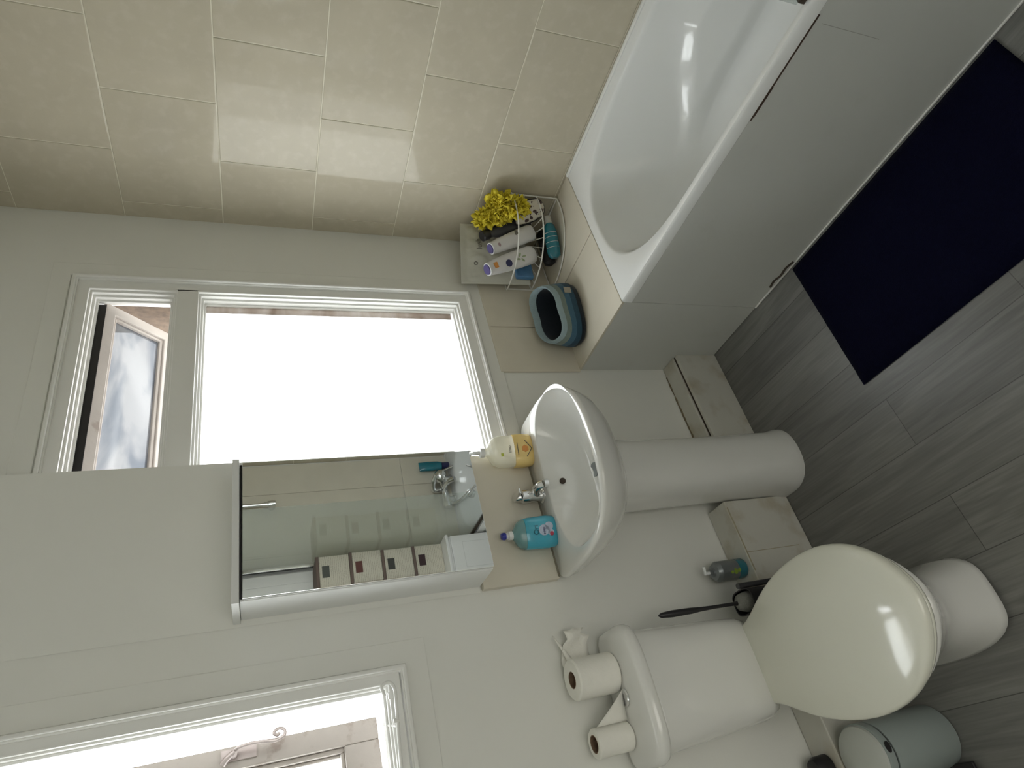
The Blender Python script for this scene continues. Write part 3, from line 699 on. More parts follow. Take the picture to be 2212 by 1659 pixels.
obj('honeycomb_mark', bm, 'orange', hl_, smooth=False)
bm = bmesh.new(); tube(bm, [F1 @ Vector(p) for p in ((-.026, -.002, .001), (0, -.022, .0015), (.026, -.002, .001))], .0013, 6); obj('label_chevron', bm, 'ink', hl_); bm = bmesh.new(); tube(bm, [F1 @ Vector(p) for p in ((-.020, .025, .001), (.020, .025, .001))], .0011, 6); obj('label_bar', bm, 'ink', hl_)
bm = bmesh.new(); box(bm, -.022, -.012, .074, .082, 0, .001, T=F1); obj('green_mark', bm, mat('lime print', (.45, .50, .06), .5, mottle=.1), s1, smooth=False)
text('small_print', 'soap', .014, FT(F1, 0, .052, .0015), 'ink', s1, sx=.9)

# turquoise soap bottle
s2 = empty('turquoise_soap_bottle', (-1.288, -.060, .874), 'turquoise liquid soap bottle with blue cap on the basin back', 'soap bottle')
S2 = (-1.292, -.064); a = math.radians(-16)
bm = loft([sb(*S2, aa, bb, .8745+z, n=nn, rot=a) for aa, bb, z, nn in ((.040, .020, 0, 3), (.045, .026, .006, 3), (.047, .028, .03, 3.4), (.045, .027, .085, 3.4), (.043, .026, .098, 3.2))]); obj('bottle_body', bm, 'cyan', s2)
bm = loft([sb(*S2, aa, bb, .8745+z, n=nn, rot=a) for aa, bb, z, nn in ((.0425, .0255, .0985, 3.2), (.039, .024, .110, 3), (.030, .020, .120, 2.6), (.016, .014, .127, 2), (.0125, .0125, .132, 2))]); obj('bottle_shoulder', bm, 'cyan_clear', s2)
bm = lathe([(.0125, 0), (.0125, .012), (.009, .014), (.008, .020), (.001, .020)], c=(*S2, 1.007), n=24); obj('bottle_neck', bm, 'white_plastic', s2)
bm = lathe([(.001, 0), (.010, 0), (.011, .005), (.009, .012), (.001, .013)], c=(*S2, 1.0275), n=24); obj('blue_cap', bm, 'blueprint', s2)
F2 = frame_to((S2[0]+.0280*math.sin(a), S2[1]-.0280*math.cos(a), .92), (math.cos(a), math.sin(a), 0), (0, 0, 1))
text('brand_lettering', 'Ori', .021, FT(F2, .006, .022, .0008), 'cyan_dark', s2, sx=.95)
bm = bmesh.new(); 
for (px, py, r) in ((.004, -.002, .017), (.014, -.018, .013), (-.004, -.022, .010)):
    lathe([(.001, 0), (r, 0), (r, .0006), (.001, .0006)], c=(0, 0, 0), T=None, n=20, bm=bm)
    bm.verts.ensure_lookup_table()
    for v in bm.verts[-80:]: v.co = F2 @ (Vector((v.co.x*.9, v.co.y, v.co.z+.0002)) + Vector((px, py, 0)))
obj('floral_print', bm, 'pale_print', s2, smooth=False)
bm = lathe([(.001, 0), (.006, 0), (.006, .0008), (.001, .0008)], n=16)
for v in bm.verts: v.co = F2 @ (v.co + Vector((-.008, -.024, .0008)))
obj('red_flower_print', bm, 'red_print', s2, smooth=False)
text('small_print', 'soap', .011, FT(F2, .002, -.001, .0016), 'navy', s2)

# ------------------------------------------------------------------ toilet
TX = -1.755
tl_ = empty('toilet', (TX, -.35, 0), 'white close coupled toilet with an ivory lid closed', 'toilet')
half = [(-.118, .103), (-.14, .099), (-.17, .104), (-.21, .122), (-.26, .147), (-.316, .167), (-.38, .181), (-.449, .187), (-.51, .182), (-.561, .169), (-.61, .146), (-.655, .106), (-.685, .058), (-.698, .020)]
def egg(scale=1, z=0, inset=0, cy=-.42, back=None):
    pts = [(x, y) for y, x in half]
    if back is not None: pts = [(x, max(y, -9)) for x, y in pts]
    ring_ = [(x, y) for x, y in pts] + [(-x, y) for x, y in reversed(pts)]
    out = []
    for x, y in ring_:
        d = math.hypot(x, y-cy); k = scale*(d-inset)/d
        out.append(Vector((TX + x*k, cy + (y-cy)*k, z)))
    return out
bm = loft([egg(1, .420, .006), egg(1, .4215, .001), egg(1, .426, 0), egg(1, .436, 0), egg(1, .4415, .004), egg(1, .4455, .012), egg(1, .450, .035), egg(1, .4555, .07), egg(.5, .459, 0), egg(.15, .460, 0)])
obj('toilet_lid', bm, 'seat_plastic', tl_, angle=60, sub=1)
bm = loft([egg(1, .397, .016), egg(1, .402, .008), egg(1, .414, .007), egg(1, .4195, .012)])
obj('seat_ring', bm, 'seat_plastic', tl_, angle=60, sub=1)
bm = bmesh.new()
for s in (-1, 1): tube(bm, [(TX+s*.062, -.128, .437), (TX+s*.095, -.128, .437)], .012, 14)
box(bm, TX-.100, TX+.100, -.130, -.112, .415, .440); obj('seat_hinge', bm, 'seat_plastic', tl_, bevel=.003)
def pan(w, yf, yb, z, p=1.0):
    """lid outline squashed to half width w, from yb to yf; p < 1 makes it squarer"""
    pts = [(w*(x/.187)**p, yb + (y+.118)/(-.698+.118)*(yf-yb)) for y, x in half]
    return [Vector((TX+x, y, z)) for x, y in pts + [(-x, y) for x, y in reversed(pts)]]
bm = loft([pan(.122, -.567, -.10, 0, .45), pan(.122, -.569, -.10, .012, .45), pan(.112, -.560, -.10, .05, .5), pan(.100, -.548, -.10, .14, .5), pan(.106, -.562, -.10, .21, .6), pan(.128, -.602, -.10, .27, .8), pan(.154, -.648, -.10, .33, 1), pan(.172, -.678, -.10, .372), pan(.176, -.684, -.10, .396)])
obj('toilet_pan', bm, 'ceramic', tl_, angle=80, sub=1)
def tk(a, b, z, n=3.6, dy=0): return sup(TX, -.085+dy, a, b, z, n, 64, b2=.068, n2=12)
bm = loft([tk(.105, .060, .400), tk(.122, .076, .418), tk(.132, .084, .450), tk(.136, .088, .52), tk(.142, .091, .65), tk(.147, .093, .776), tk(.146, .092, .7815)])
obj('cistern', bm, 'ceramic', tl_, angle=70)
bm = loft([tk(.150, .094, .7835), tk(.163, .101, .787), tk(.166, .103, .795), tk(.165, .102, .808), tk(.159, .097, .816), tk(.145, .088, .820), tk(.09, .05, .8215)])
cl_ = obj('cistern_lid', bm, 'ceramic', tl_, angle=70)
bm = lathe([(.001, 0), (.0215, 0), (.0215, .003), (.018, .005), (.018, .003), (.001, .0032)], c=(TX-.002, -.088, .8213)); box(bm, TX-.0035, TX-.0015, -.105, -.071, .8245, .8252)
obj('flush_button', bm, 'chrome', cl_)

# toilet rolls on the cistern
def roll(x, y, r, h, label, name='toilet_roll'):
    e = empty(name, (x, y, .822), label, 'toilet roll', 'toilet rolls on the cistern lid')
    bm = lathe([(.0205, .001), (r-.004, 0), (r, .004), (r, h-.004), (r-.004, h), (.0205, h-.0005)], c=(x, y, .8225), n=48, cap0=False, cap1=False); obj('paper_roll', bm, 'paper', e)
    bm = lathe([(.0205, .001), (.0205, h-.0005), (.0185, h-.0005), (.0185, .001)], c=(x, y, .8225), n=32, cap0=False, cap1=False)
    lathe([(.001, .01), (.0186, .01), (.0186, .012), (.001, .012)], c=(x, y, .8225), n=24, bm=bm); obj('card_core', bm, 'card', e); return e
r1 = roll(-1.690, -.062, .050, .118, 'fuller white toilet roll with loose ragged end on the cistern lid')
r2 = roll(-1.838, -.052, .034, .100, 'thinner nearly used toilet roll beside the flush button')
def sheet(name, rows, m, parent, th=.0004):
    """curved tissue sheet given as rows of points"""
    bm = bmesh.new(); V = [[bm.verts.new(p) for p in r] for r in rows]
    for a, b in zip(V, V[1:]):
        for i in range(len(a)-1): bm.faces.new((a[i], a[i+1], b[i+1], b[i]))
    o = obj(name, bm, m, parent); s = o.modifiers.new('thick', 'SOLIDIFY'); s.thickness = th; return o
# roll 1: ragged loose end trailing off to the right along the wall
rows = []
for k in range(9):
    t = k/8; x = -1.656 + .094*t; y = -.026 + .012*math.sin(t*5)
    top = .936 - .015*t + (.016*math.sin(k*1.9) if k > 4 else 0); bot = .842 + .018*t + (.012*math.sin(k*2.7+1) if k > 5 else 0)
    if k >= 7: top -= .022*(k-6) * (1 if k % 2 else .3)
    rows.append([Vector((x, y + .006*math.sin(j*1.3+k), bot + (top-bot)*j/5)) for j in range(6)])
sheet('loose_ragged_end', rows, 'paper', r1)
rows = []
for k in range(5):
    t = k/4; rows.append([Vector((-1.655+.088*t, -.020-.004*math.sin(3*t), .915 + .030*t - (.020*(1-t))*j/2 - .001*j)) for j in range(3)])
sheet('loose_upper_strip', rows, 'paper', r1)
# roll 2: free sheet hanging as a triangle towards the button
rows = []
for k in range(7):
    t = k/6; x = -1.806 + .068*t; y = -.070 - .018*t
    rows.append([Vector((x, y - .010*(j/4)*(1-t), .8245 + (.092*(1-t)**1.1)*(j/4))) for j in range(5)])
sheet('loose_sheet', rows, 'paper', r2)

# ------------------------------------------------------------------ toilet brush in its holder
tb = empty('toilet_brush', (-1.578, -.120, 0), 'dark toilet brush in a tall black holder between toilet and wall', 'toilet brush')
HX, HY = -1.596, -.150
bm = loft([sup(HX, HY, aa, bb, z, 3.2, 40) for aa, bb, z in ((.026, .036, .002), (.029, .040, .02), (.033, .044, .385), (.0345, .0455, .400), (.031, .042, .400), (.030, .040, .32), (.026, .035, .06))], cap1=True); obj('brush_holder', bm, 'black', tb)
bm = bmesh.new(); tube(bm, [(HX+.040, HY-.024, .002), (HX+.040, HY-.024, .418)], .008, 12); obj('holder_post', bm, 'darkgrey', tb)
bm = lathe([(.010, 0), (.027, .01), (.029, .05), (.028, .075), (.022, .098), (.008, .108)], c=(HX, HY, .316), n=32); obj('brush_head', bm, 'bristle', tb)
bm = bmesh.new(); P0 = Vector((HX, HY, .410)); P1 = Vector((-1.590, -.140, .680))
tube(bm, [P0.lerp(P1, t) for t in (0, .1, .35, .5, .62, .85, .97, 1)], .006, 12, rs=[.008, .005, .005, .006, .0085, .0095, .007, .002]); obj('brush_handle', bm, 'black', tb)

# aerosol can on the pipe boxing
ac = empty('aerosol_can', (-1.478, -.056, .268), 'small teal and silver aerosol can on the pipe ledge beside the toilet', 'aerosol can')
CX, CY = -1.474, -.048; zb = .2685
bm = lathe([(.001, 0), (.029, 0), (.031, .003), (.031, .030), (.001, .030)], c=(CX, CY, zb), n=40); obj('teal_base_band', bm, 'teal', ac)
bm = lathe([(.0308, 0), (.0308, .062), (.001, .062)], c=(CX, CY, zb+.0303), n=40); obj('silver_sleeve', bm, 'steel', ac)
bm = lathe([(.0308, 0), (.0308, .004), (.026, .010), (.024, .014), (.014, .018), (.013, .024), (.008, .024), (.008, .032), (.001, .032)], c=(CX, CY, zb+.0926), n=40); obj('can_dome', bm, 'steel', ac)
bm = bmesh.new(); tube(bm, [(CX, CY, zb+.12), (CX, CY, zb+.143)], .005, 10); tube(bm, [(CX-.004, CY, zb+.140), (CX+.018, CY-.012, zb+.146)], .0045, 10); obj('spray_nozzle', bm, 'lightplastic', ac)
bm = bmesh.new()
for q, (aa, zz, rr_) in enumerate(((-118, .048, .0075), (-118, .062, .005), (-112, .035, .006), (-106, .050, .004))):
    th = math.radians(aa); lathe([(.001, 0), (rr_, 0), (rr_, .0008), (.001, .0008)], T=frame_to((0, 0, 0), (-math.sin(th), math.cos(th), 0), (0, 0, 1)), c=(CX+.0309*math.cos(th), CY+.0309*math.sin(th), zb+zz), n=16, bm=bm)
obj('green_print', bm, mat('green can print', (.25, .36, .05), .4, mottle=.15), ac, smooth=False)

# ------------------------------------------------------------------ pedal bin, black tub
pb = empty('pedal_bin', (-2.03, -.165, 0), 'grey green pedal bin with a pale lid left of the toilet', 'pedal bin')
PX, PY, PR = -2.020, -.176, .076
bm = lathe([(.001, 0), (PR-.004, 0), (PR, .006), (PR, .228), (.001, .228)], c=(PX, PY, .002), n=56); obj('bin_body', bm, 'grey_body', pb)
bm = lathe([(PR-.003, 0), (PR-.003, .005), (.001, .005)], c=(PX, PY, .2305), n=56); obj('black_band', bm, 'black', pb)
bm = lathe([(PR, 0), (PR+.001, .004), (PR+.001, .022), (PR-.006, .024), (.001, .024)], c=(PX, PY, .2358), n=56); br_ = obj('bin_rim', bm, 'grey_body', pb)
bm = lathe([(PR-.002, 0), (PR-.004, .006), (PR-.016, .011), (.04, .015), (.001, .017)], c=(PX, PY, .2600), n=56); obj('bin_lid', bm, 'grey_lid', pb)
bm = lathe([(.001, 0), (.008, 0), (.008, .002), (.001, .002)], T=Matrix.Rotation(PI/2, 4, 'X') @ Matrix.Scale(1.6, 4, (1, 0, 0)), c=(PX+.012, PY-PR+.0005, .2475), n=20); obj('badge', bm, 'black', br_)
bm = bmesh.new(); box(bm, -2.125, -2.088, -.262, -.185, .012, .022); tube(bm, [(-2.10, -.21, .017), (-2.08, -.195, .017)], .006, 8); obj('foot_pedal', bm, 'black', pb, bevel=.003)
blk = loft([sup(-2.026, -.050, aa, aa*.8, .2695+z, 2.2, 32) for aa, z in ((.030, 0), (.034, .004), (.034, .04), (.028, .052), (.012, .056))])
o = obj('black_tub', blk, 'black'); tag(o, 'rounded black plastic tub on the pipe ledge behind the pedal bin', 'tub')

# ------------------------------------------------------------------ bath mat
bm = bmesh.new(); nx, ny = 24, 40
c4 = [Vector((-1.140, -.566, 0)), Vector((-.672, -.578, 0)), Vector((-.672, -1.352, 0)), Vector((-1.150, -1.352, 0))]
def matp(u, v): return (c4[0]*(1-u)+c4[1]*u)*(1-v) + (c4[3]*(1-u)+c4[2]*u)*v
V = [[bm.verts.new(matp(i/nx, j/ny) + Vector((0, 0, .012 + .0015*noise.noise(Vector((i*.5, j*.5, 0))) - (.006 if i in (0, nx) or j in (0, ny) else 0)))) for i in range(nx+1)] for j in range(ny+1)]
for j in range(ny):
    for i in range(nx): bm.faces.new((V[j][i], V[j+1][i], V[j+1][i+1], V[j][i+1]))
edge = [V[0][i] for i in range(nx+1)] + [V[j][nx] for j in range(1, ny+1)] + [V[ny][i] for i in range(nx-1, -1, -1)] + [V[j][0] for j in range(ny-1, 0, -1)]
low = [bm.verts.new((v.co.x, v.co.y, .001)) for v in edge]
for i in range(len(edge)): k = (i+1) % len(edge); bm.faces.new((edge[i], edge[k], low[k], low[i]))
bm.faces.new(low)
o = obj('bath_mat', bm, 'mat', angle=80); tag(o, 'dark navy bath mat lying on the floor along the bath panel', 'bath mat')

# ------------------------------------------------------------------ corner basket on the ledge
bk = empty('corner_basket', (-.13, -.13, .5615), 'white wire corner basket full of toiletries on the tiled ledge', 'basket')
def arcpts(r, z, bulge=.02, n=22, e=.012):
    out = []
    for i in range(n+1):
        t = i/n*PI/2; rr_ = r + bulge*math.sin(2*t)
        out.append(Vector((-e - rr_*math.sin(t), -e - rr_*math.cos(t), z)))
    return out
RB = .255
for z in (.5665, .655, .760):
    bm = bmesh.new(); tube(bm, arcpts(RB if z < .7 else RB+.005, z), .0028, 8)
    tube(bm, [(-.012, -.012-RB, z), (-.012, -.012, z), (-.012-RB, -.012, z)], .0028, 8); obj('hoop', bm, 'wire', bk)
bm = bmesh.new()
A = arcpts(RB, .655)
for i in range(2, 21, 2): tube(bm, [A[i], Vector((-.014, -.014, .655)).lerp(A[i], .12)], .0016, 6)
obj('shelf_grid', bm, 'wire', bk)
for p in ((-.012, -.012-RB), (-.012-RB, -.012), (-.012, -.012)):
    bm = bmesh.new(); tube(bm, [(p[0], p[1], .5625), (p[0], p[1], .763)], .003, 8); obj('upright_wire', bm, 'wire', bk)

def bottle(name, base, top, prof, m, label, flat=.62, face=(-.6, -1, 0), capm=None, cat='bottle'):
    """leaning oval bottle; prof = [(width, t)]"""
    b, t = Vector(base), Vector(top); zz = (t-b).normalized(); L = (t-b).length
    f = Vector(face); f = (f - zz*f.dot(zz)).normalized(); xx = zz.cross(-f) if False else f.cross(zz); 
    e = empty(name, base, label, cat, 'white shower bottles in the basket' if name == 'shower_cream_bottle' else None)
    loops = []
    for w, s in prof:
        loops.append([b + zz*(L*s) + xx*(w*math.copysign(abs(math.cos(q))**.85, math.cos(q))) + f*(-flat*w*math.sin(q)) for q in [2*PI*i/36 for i in range(36)]])
    obj('bottle_body', loft(loops), m, e)
    return e, b, zz, xx, f, L
# pale pouch at the back, standing on the shelf
po = empty('toiletry_pouch', (-.17, -.03, .66), 'crinkled pale pouch with dark lettering at the back of the basket', 'pouch')
rows_f, bmp = [], bmesh.new()
def pouchp(u, v, side):
    x = -.036 - .238*u; z = .672 + (.262 + .018*u)*v
    th = .024*math.sin(PI*u)**.8*math.sin(PI*min(1, v*1.08+.02))**.8 if 0 < u < 1 and v < .92 else 0.0008
    th += (.013*abs(noise.noise(Vector((u*5.2+side, v*4.5, side*3)))) - .004*abs(noise.noise(Vector((u*13, v*9+u*6, side)))))*(1 if .05 < u < .95 and v < .92 else 0)
    d = side*max(th, .0006)
    return Vector((x - .42*d, -.036 - .012*(1-v) - .085*(1-u) + .9*d, z))
nu, nv = 40, 44
G = {}
for s in (-1, 1):
    for i in range(nu+1):
        for j in range(nv+1): G[s, i, j] = bmp.verts.new(pouchp(i/nu, j/nv, s))
for s in (-1, 1):
    for i in range(nu):
        for j in range(nv): bmp.faces.new((G[s, i, j], G[s, i+1, j], G[s, i+1, j+1], G[s, i, j+1]))
for j in range(nv):
    for i in (0, nu): bmp.faces.new((G[-1, i, j], G[-1, i, j+1], G[1, i, j+1], G[1, i, j]))
for i in range(nu):
    for j in (0, nv): bmp.faces.new((G[-1, i, j], G[1, i, j], G[1, i+1, j], G[-1, i+1, j]))
pbod = obj('pouch_body', bmp, 'pouch', po, angle=80)
from mathutils.bvhtree import BVHTree
bvh = BVHTree.FromPolygons([v.co.copy() for v in pbod.data.vertices], [list(p.vertices) for p in pbod.data.polygons])
nrm = Vector((-.336, -.942, 0))
def press(o):
    for v in o.data.vertices:
        h = bvh.ray_cast(v.co + nrm*.08, -nrm)[0]
        if h is not None: v.co = h + nrm*.0010
FP = frame_to((-.133, -.130, .869), (.942, -.336, 0), (0, 0, 1))
press(text('lettering', 'lush', .030, FP, 'ink', po))
bm = lathe([(.0045, 0), (.009, 0), (.009, .001), (.0045, .001)], n=5, cap0=False, cap1=False)
for v in bm.verts: v.co = frame_to((-.210, -.103, .889), (.942, -.336, 0), (0, 0, 1)) @ v.co
press(obj('star_mark', bm, 'ink', po, smooth=False))
# dark bottle behind
e, b, zz, xx, f, L = bottle('black_shampoo_bottle', (-.040, -.170, .662), (-.125, -.157, .845), [(.010, 0), (.026, .02), (.029, .1), (.029, .6), (.025, .8), (.018, .92), (.016, 1)], 'darkgrey', 'dark grey bottle leaning at the back of the basket behind white bottles')
bm = lathe([(.019, 0), (.020, .004), (.020, .030), (.017, .033), (.001, .033)], T=frame_to((0, 0, 0), xx, f.cross(xx) if False else zz.cross(xx)), c=b+zz*(L+.001), n=28); obj('black_cap', bm, 'black', e)
# two pearl white shower bottles
e, b, zz, xx, f, L = bottle('shower_cream_bottle', (-.110, -.175, .662), (-.199, -.153, .848), [(.020, 0), (.030, .03), (.033, .10), (.032, .35), (.029, .62), (.026, .85), (.0235, .97), (.022, 1)], 'pearl', 'pearl white shower bottle with violet cap, the rear of the pair')
TT = Matrix((xx, zz.cross(xx), zz)).transposed().to_4x4()
bm = lathe([(.0225, 0), (.0225, .005), (.001, .005)], T=TT, c=b+zz*(L+.0005), n=32); obj('white_cap_rim', bm, 'white_plastic', e)
bm = lathe([(.001, 0), (.0185, 0), (.0175, .004), (.001, .006)], T=TT, c=b+zz*(L+.0058), n=32); obj('violet_cap', bm, 'purple', e)
bm = lathe([(.001, 0), (.008, 0), (.008, .0008), (.001, .0008)], n=20, sy=.7)
FF = frame_to(b+zz*(L*.86)+f*(.0165), xx, zz)
for v in bm.verts: v.co = FF @ v.co
obj('pink_print', bm, mat('dusky pink print', (.40, .30, .32), .5, mottle=.2), e, smooth=False)
bm = lathe([(.001, 0), (.014, 0), (.014, .0008), (.001, .0008)], n=20, sy=.55)
FF = frame_to(b+zz*(L*.42)+f*(.0185)-xx*.014, xx, zz)
for v in bm.verts: v.co = FF @ v.co
obj('dark_oval_print', bm, 'ink', e, smooth=False)
e, b, zz, xx, f, L = bottle('shower_cream_bottle', (-.190, -.135, .664), (-.277, -.120, .868), [(.022, 0), (.032, .03), (.036, .10), (.036, .35), (.033, .62), (.029, .85), (.0255, .97), (.024, 1)], 'pearl', 'front pearl white shower bottle with orange patch and round navy logo')
TT = Matrix((xx, zz.cross(xx), zz)).transposed().to_4x4()
bm = lathe([(.0245, 0), (.0245, .005), (.001, .005)], T=TT, c=b+zz*(L+.0005), n=32); obj('white_cap_rim', bm, 'white_plastic', e)
bm = lathe([(.001, 0), (.020, 0), (.019, .004), (.001, .006)], T=TT, c=b+zz*(L+.0058), n=32); obj('violet_cap', bm, 'purple', e)
FF = frame_to(b+zz*(L*.88)+f*(.0185)-xx*.002, xx, zz)
bm = bx(-.012, .010, -.008, .008, -.002, .0015, T=FF); obj('orange_patch', bm, 'orange', e, smooth=False, bevel=.001)
FF = frame_to(b+zz*(L*.63)+f*(.0212)+xx*.006, xx, zz)
bm = lathe([(.001, 0), (.014, 0), (.014, .0010), (.001, .0010)], n=28)
for v in bm.verts: v.co = FF @ v.co
rl_ = obj('round_logo', bm, 'navy', e, smooth=False)
text('logo_lettering', 'NIVEA', .0072, FF @ Matrix.Translation((0, 0, .0013)), 'white_plastic', rl_)
bm = bmesh.new()
for (px, py) in ((.004, -.028), (-.010, -.040), (.012, -.046), (0, -.056)):
    FL = frame_to(b+zz*(L*.55)+f*(.0232), xx, zz) @ Matrix.Translation((px, py, 0)) @ Matrix.Rotation(px*80, 4, 'Z')
    l0 = [FL @ Vector((.004*math.cos(q), .009*math.sin(q), 0)) for q in [2*PI*i/12 for i in range(12)]]; l1 = [FL @ Vector((.004*math.cos(q), .009*math.sin(q), .0008)) for q in [2*PI*i/12 for i in range(12)]]
    loft([l0, l1], bm=bm)
obj('leaf_print', bm, 'green', e, smooth=False)
# blue pack at the left, behind the rail
bm = loft([[Vector((-.262, -.060+y, z)) + Vector((x, 0, 0)) for x, y in ((-.0, -.018), (.07, -.030), (.07, -.0), (0, .0))] for z in (.663, .735)])
o = obj('blue_wipes_pack', bm, 'blue_pack', bevel=.004); tag(o, 'blue plastic pack standing on the basket shelf against the wall', 'pack')
# maroon tub in the middle
bm = lathe([(.001, 0), (.028, 0), (.030, .003), (.030, .030), (.001, .031)], c=(-.060, -.070, .6575), n=32)
o = obj('maroon_jar', bm, 'maroon'); tag(o, 'small dark maroon jar low on the basket shelf', 'jar')
# leopard print mitt hanging over the front right
lp = empty('leopard_print_mitt', (-.05, -.235, .64), 'cream bath mitt with dark leopard spots over the basket front', 'bath mitt')
B = Vector((-.045, -.252, .628)); T_ = Vector((-.070, -.205, .742)); zz = (T_-B).normalized(); f = Vector((-.72, -.69, 0)); f = (f-zz*f.dot(zz)).normalized(); xx = f.cross(zz)
loops = []
for s, w, th in ((0, .010, .006), (.05, .024, .010), (.15, .034, .013), (.4, .040, .015), (.7, .040, .015), (.9, .036, .013), (1, .030, .009)):
    loops.append([B + zz*(.125*s) + xx*(w*math.cos(q)) + f*(-th*math.sin(q)) for q in [2*PI*i/32 for i in range(32)]])
obj('mitt_pad', loft(loops), 'leopard', lp)
bm = bmesh.new(); tube(bm, [B + zz*(.125*s) + xx*w for s, w in ((1, -.031), (.7, -.041), (.4, -.041), (.15, -.035), (.04, -.022), (-.01, 0), (.04, .022), (.15, .035), (.4, .041), (.7, .041), (1, .031))], .0032, 8); obj('black_piping', bm, 'black', lp)
# yellow net puff
lf = bmesh.new(); cen = Vector((-.062, -.215, .800))
rnd = random.Random(11)
for k in range(190):
    d = Vector((rnd.gauss(0, 1), rnd.gauss(0, 1), rnd.gauss(0, 1))).normalized()
    lobe = (Vector((0, 0, 0)), Vector((.012, -.040, .012)), Vector((-.020, .022, .050)), Vector((-.012, -.040, -.050)), Vector((0, 0, 0)))[k % 5]
    ctr = cen + lobe + Vector((d.x*.036, d.y*.050, d.z*.056)) * rnd.uniform(.3, 1)
    if ctr.x > -.030: ctr.x = -.030 - rnd.uniform(0, .01)
    u = d.orthogonal().normalized(); u.rotate(Matrix.Rotation(rnd.uniform(0, 6.28), 3, d)); v = d.cross(u)
    rad = rnd.uniform(.014, .032); ph = rnd.uniform(0, 6.28); nn = 18; wv = rnd.choice((3, 4, 5))
    prev = None
    arc = rnd.uniform(3.2, 5.6)
    for i in range(nn+1):
        t = arc*i/nn
        p = ctr + (u*math.cos(t)+v*math.sin(t))*rad*(1+.18*math.sin(wv*t+ph)) + d*(.009*math.sin(wv*t*1.7+ph))
        q = ctr + (u*math.cos(t)+v*math.sin(t))*rad*.45 - d*.010
        p.x = min(p.x, -.004); q.x = min(q.x, -.004)
        cur = (lf.verts.new(p), lf.verts.new(q))
        if prev: lf.faces.new((prev[0], cur[0], cur[1], prev[1]))
        prev = cur
o = obj('bath_puff', lf, 'loofah', angle=180); tag(o, 'bright yellow frilly net bath puff on top of the basket', 'bath puff')
s = o.modifiers.new('thick', 'SOLIDIFY'); s.thickness = .0008
# teal bottle lying under the shelf, black bottle beside it
e, b, zz, xx, f, L = bottle('teal_shower_gel', (-.225, -.150, .590), (-.055, -.215, .600), [(.012, 0), (.024, .06), (.027, .2), (.026, .6), (.020, .75), (.013, .8)], 'teal', 'teal shower gel bottle lying on the ledge under the basket shelf', face=(-.4, -.8, .6), flat=.8)
bm = lathe([(.013, 0), (.013, .030), (.001, .031)], T=Matrix((xx, zz.cross(xx), zz)).transposed().to_4x4(), c=b+zz*(L*.8+.0005), n=28); obj('clear_cap', bm, 'clear', e)
bm = bmesh.new()
for s in (.22, .34, .46, .56):
    tube(bm, [b + zz*(L*s) + xx*(.0268*math.cos(q)) + f*(.8*.0272*math.sin(q)) for q in [PI*(.15+.7*i/10) for i in range(11)]], .0009, 5)
obj('white_stripes', bm, 'white_plastic', e)
e, b, zz, xx, f, L = bottle('black_gel_bottle', (-.215, -.105, .590), (-.050, -.130, .592), [(.012, 0), (.023, .05), (.026, .2), (.026, .9), (.012, 1)], 'black', 'black bottle lying under the basket shelf behind the teal bottle', face=(-.2, -.6, .8), flat=.85)

# ------------------------------------------------------------------ denim fabric tub on the ledge
dn = empty('denim_storage_tub', (-.46, -.10, .5615), 'slumped blue striped denim storage tub with dark inside on the ledge', 'fabric tub')
DC = Vector((-.478, -.104))
def dl(a, b, z, skew=0, rot=-.15, tilt=0, n=2.5, dx=0, dy=0, wob=0, N=48):
    out = []
    for p in sup(0, 0, a, b, 0, n, N):
        x, y = p.x*math.cos(rot)-p.y*math.sin(rot), p.x*math.sin(rot)+p.y*math.cos(rot)
        ang = math.atan2(p.y, p.x)
        out.append(Vector((DC.x+dx+x, DC.y+dy+y, z + tilt*y + skew*x + wob*math.sin(3*ang+1))))
    return out
bands = [('denim_black', [(0.108, .060, .562), (0.121, .067, .568), (0.128, .071, .584), (0.128, .072, .594)]),
         ('denim_dark', [(0.128, .072, .594), (0.128, .072, .608), (0.125, .071, .620)]),
         ('denim_mid', [(0.125, .071, .620), (0.123, .070, .634), (0.121, .069, .646)]),
         ('denim_sage', [(0.121, .069, .646), (0.118, .068, .658), (0.116, .067, .668)])]
def wob_z(z): return .004*(z-.562)/.12
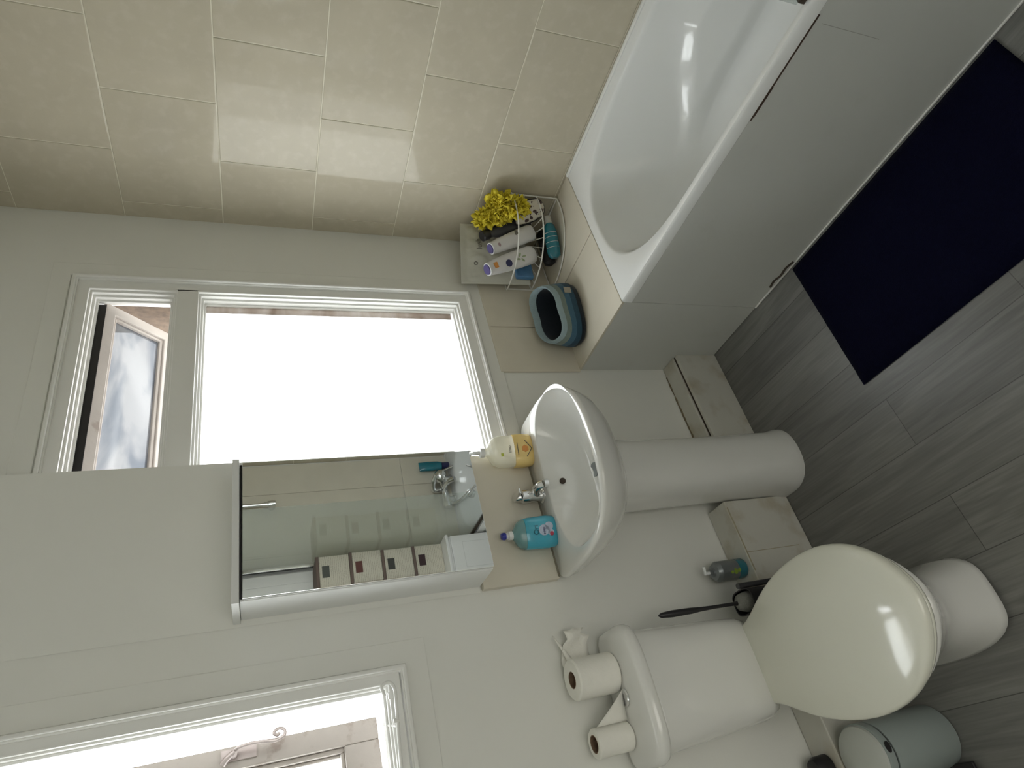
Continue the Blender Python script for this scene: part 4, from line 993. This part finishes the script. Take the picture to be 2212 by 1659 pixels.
def TT_(z): return dict(wob=wob_z(z), tilt=.35*(z-.562)/.12, skew=.18*(z-.562)/.12)
for k, (mm, prof) in enumerate(bands):
    nm = ('black_base_band', 'dark_blue_band', 'mid_blue_band', 'sage_band')[k]
    obj(nm, loft([dl(aa, bb, z, **TT_(z)) for aa, bb, z in prof], cap0=(k == 0), cap1=False), mm, dn, angle=80)
lp_ = [dl(.1155, .067, .668, **TT_(.668)), dl(.1135, .065, .682, **TT_(.676)), dl(.110, .061, .688, **TT_(.676)), dl(.105, .055, .682, **TT_(.672)), dl(.104, .054, .668, **TT_(.660))]
obj('pale_rim', loft(lp_, cap0=False, cap1=False), 'denim_light', dn, angle=80)
lp_ = [dl(.104, .054, .668, **TT_(.660)), dl(.108, .058, .62), dl(.108, .058, .575), dl(.05, .03, .572)]
obj('dark_lining', loft(lp_, cap0=False), 'denim_black', dn, angle=80)
bm = bx(-.012, .012, -.0005, .0005, -.014, .014, T=Matrix.Translation((-.426, -.1825, .612)) @ Matrix.Rotation(-.15, 4, 'Z')); obj('sewn_tag', bm, mat('beige woven tag', (.33, .30, .25), .9, mottle=.1), dn, smooth=False)

# soft fill light added behind the camera to lift the walls, no real lamp
ld = bpy.data.lights.new('fill_light', 'AREA'); ld.shape = 'RECTANGLE'; ld.size = 1.1; ld.size_y = 2.1; ld.energy = 8; ld.color = (1.0, .97, .90)
lo = bpy.data.objects.new('fill_light', ld); C.objects.link(lo); lo.location = (-2.17, -3.18, 1.12); lo.rotation_euler = (PI/2, 0, 0)
# daylight sampling portals in both window openings
def portal(name, x0, x1, z0, z1, y):
    ld = bpy.data.lights.new(name, 'AREA'); ld.shape = 'RECTANGLE'; ld.size = x1-x0; ld.size_y = z1-z0; ld.cycles.is_portal = True
    o = bpy.data.objects.new(name, ld); C.objects.link(o); o.location = ((x0+x1)/2, y, (z0+z1)/2); o.rotation_euler = (-PI/2, 0, 0)
    return o
portal('daylight_portal', W1[0], W1[1], W1[2], W1[3], .30)
portal('daylight_portal', W2[0], W2[1], W2[2], W2[3], .30)
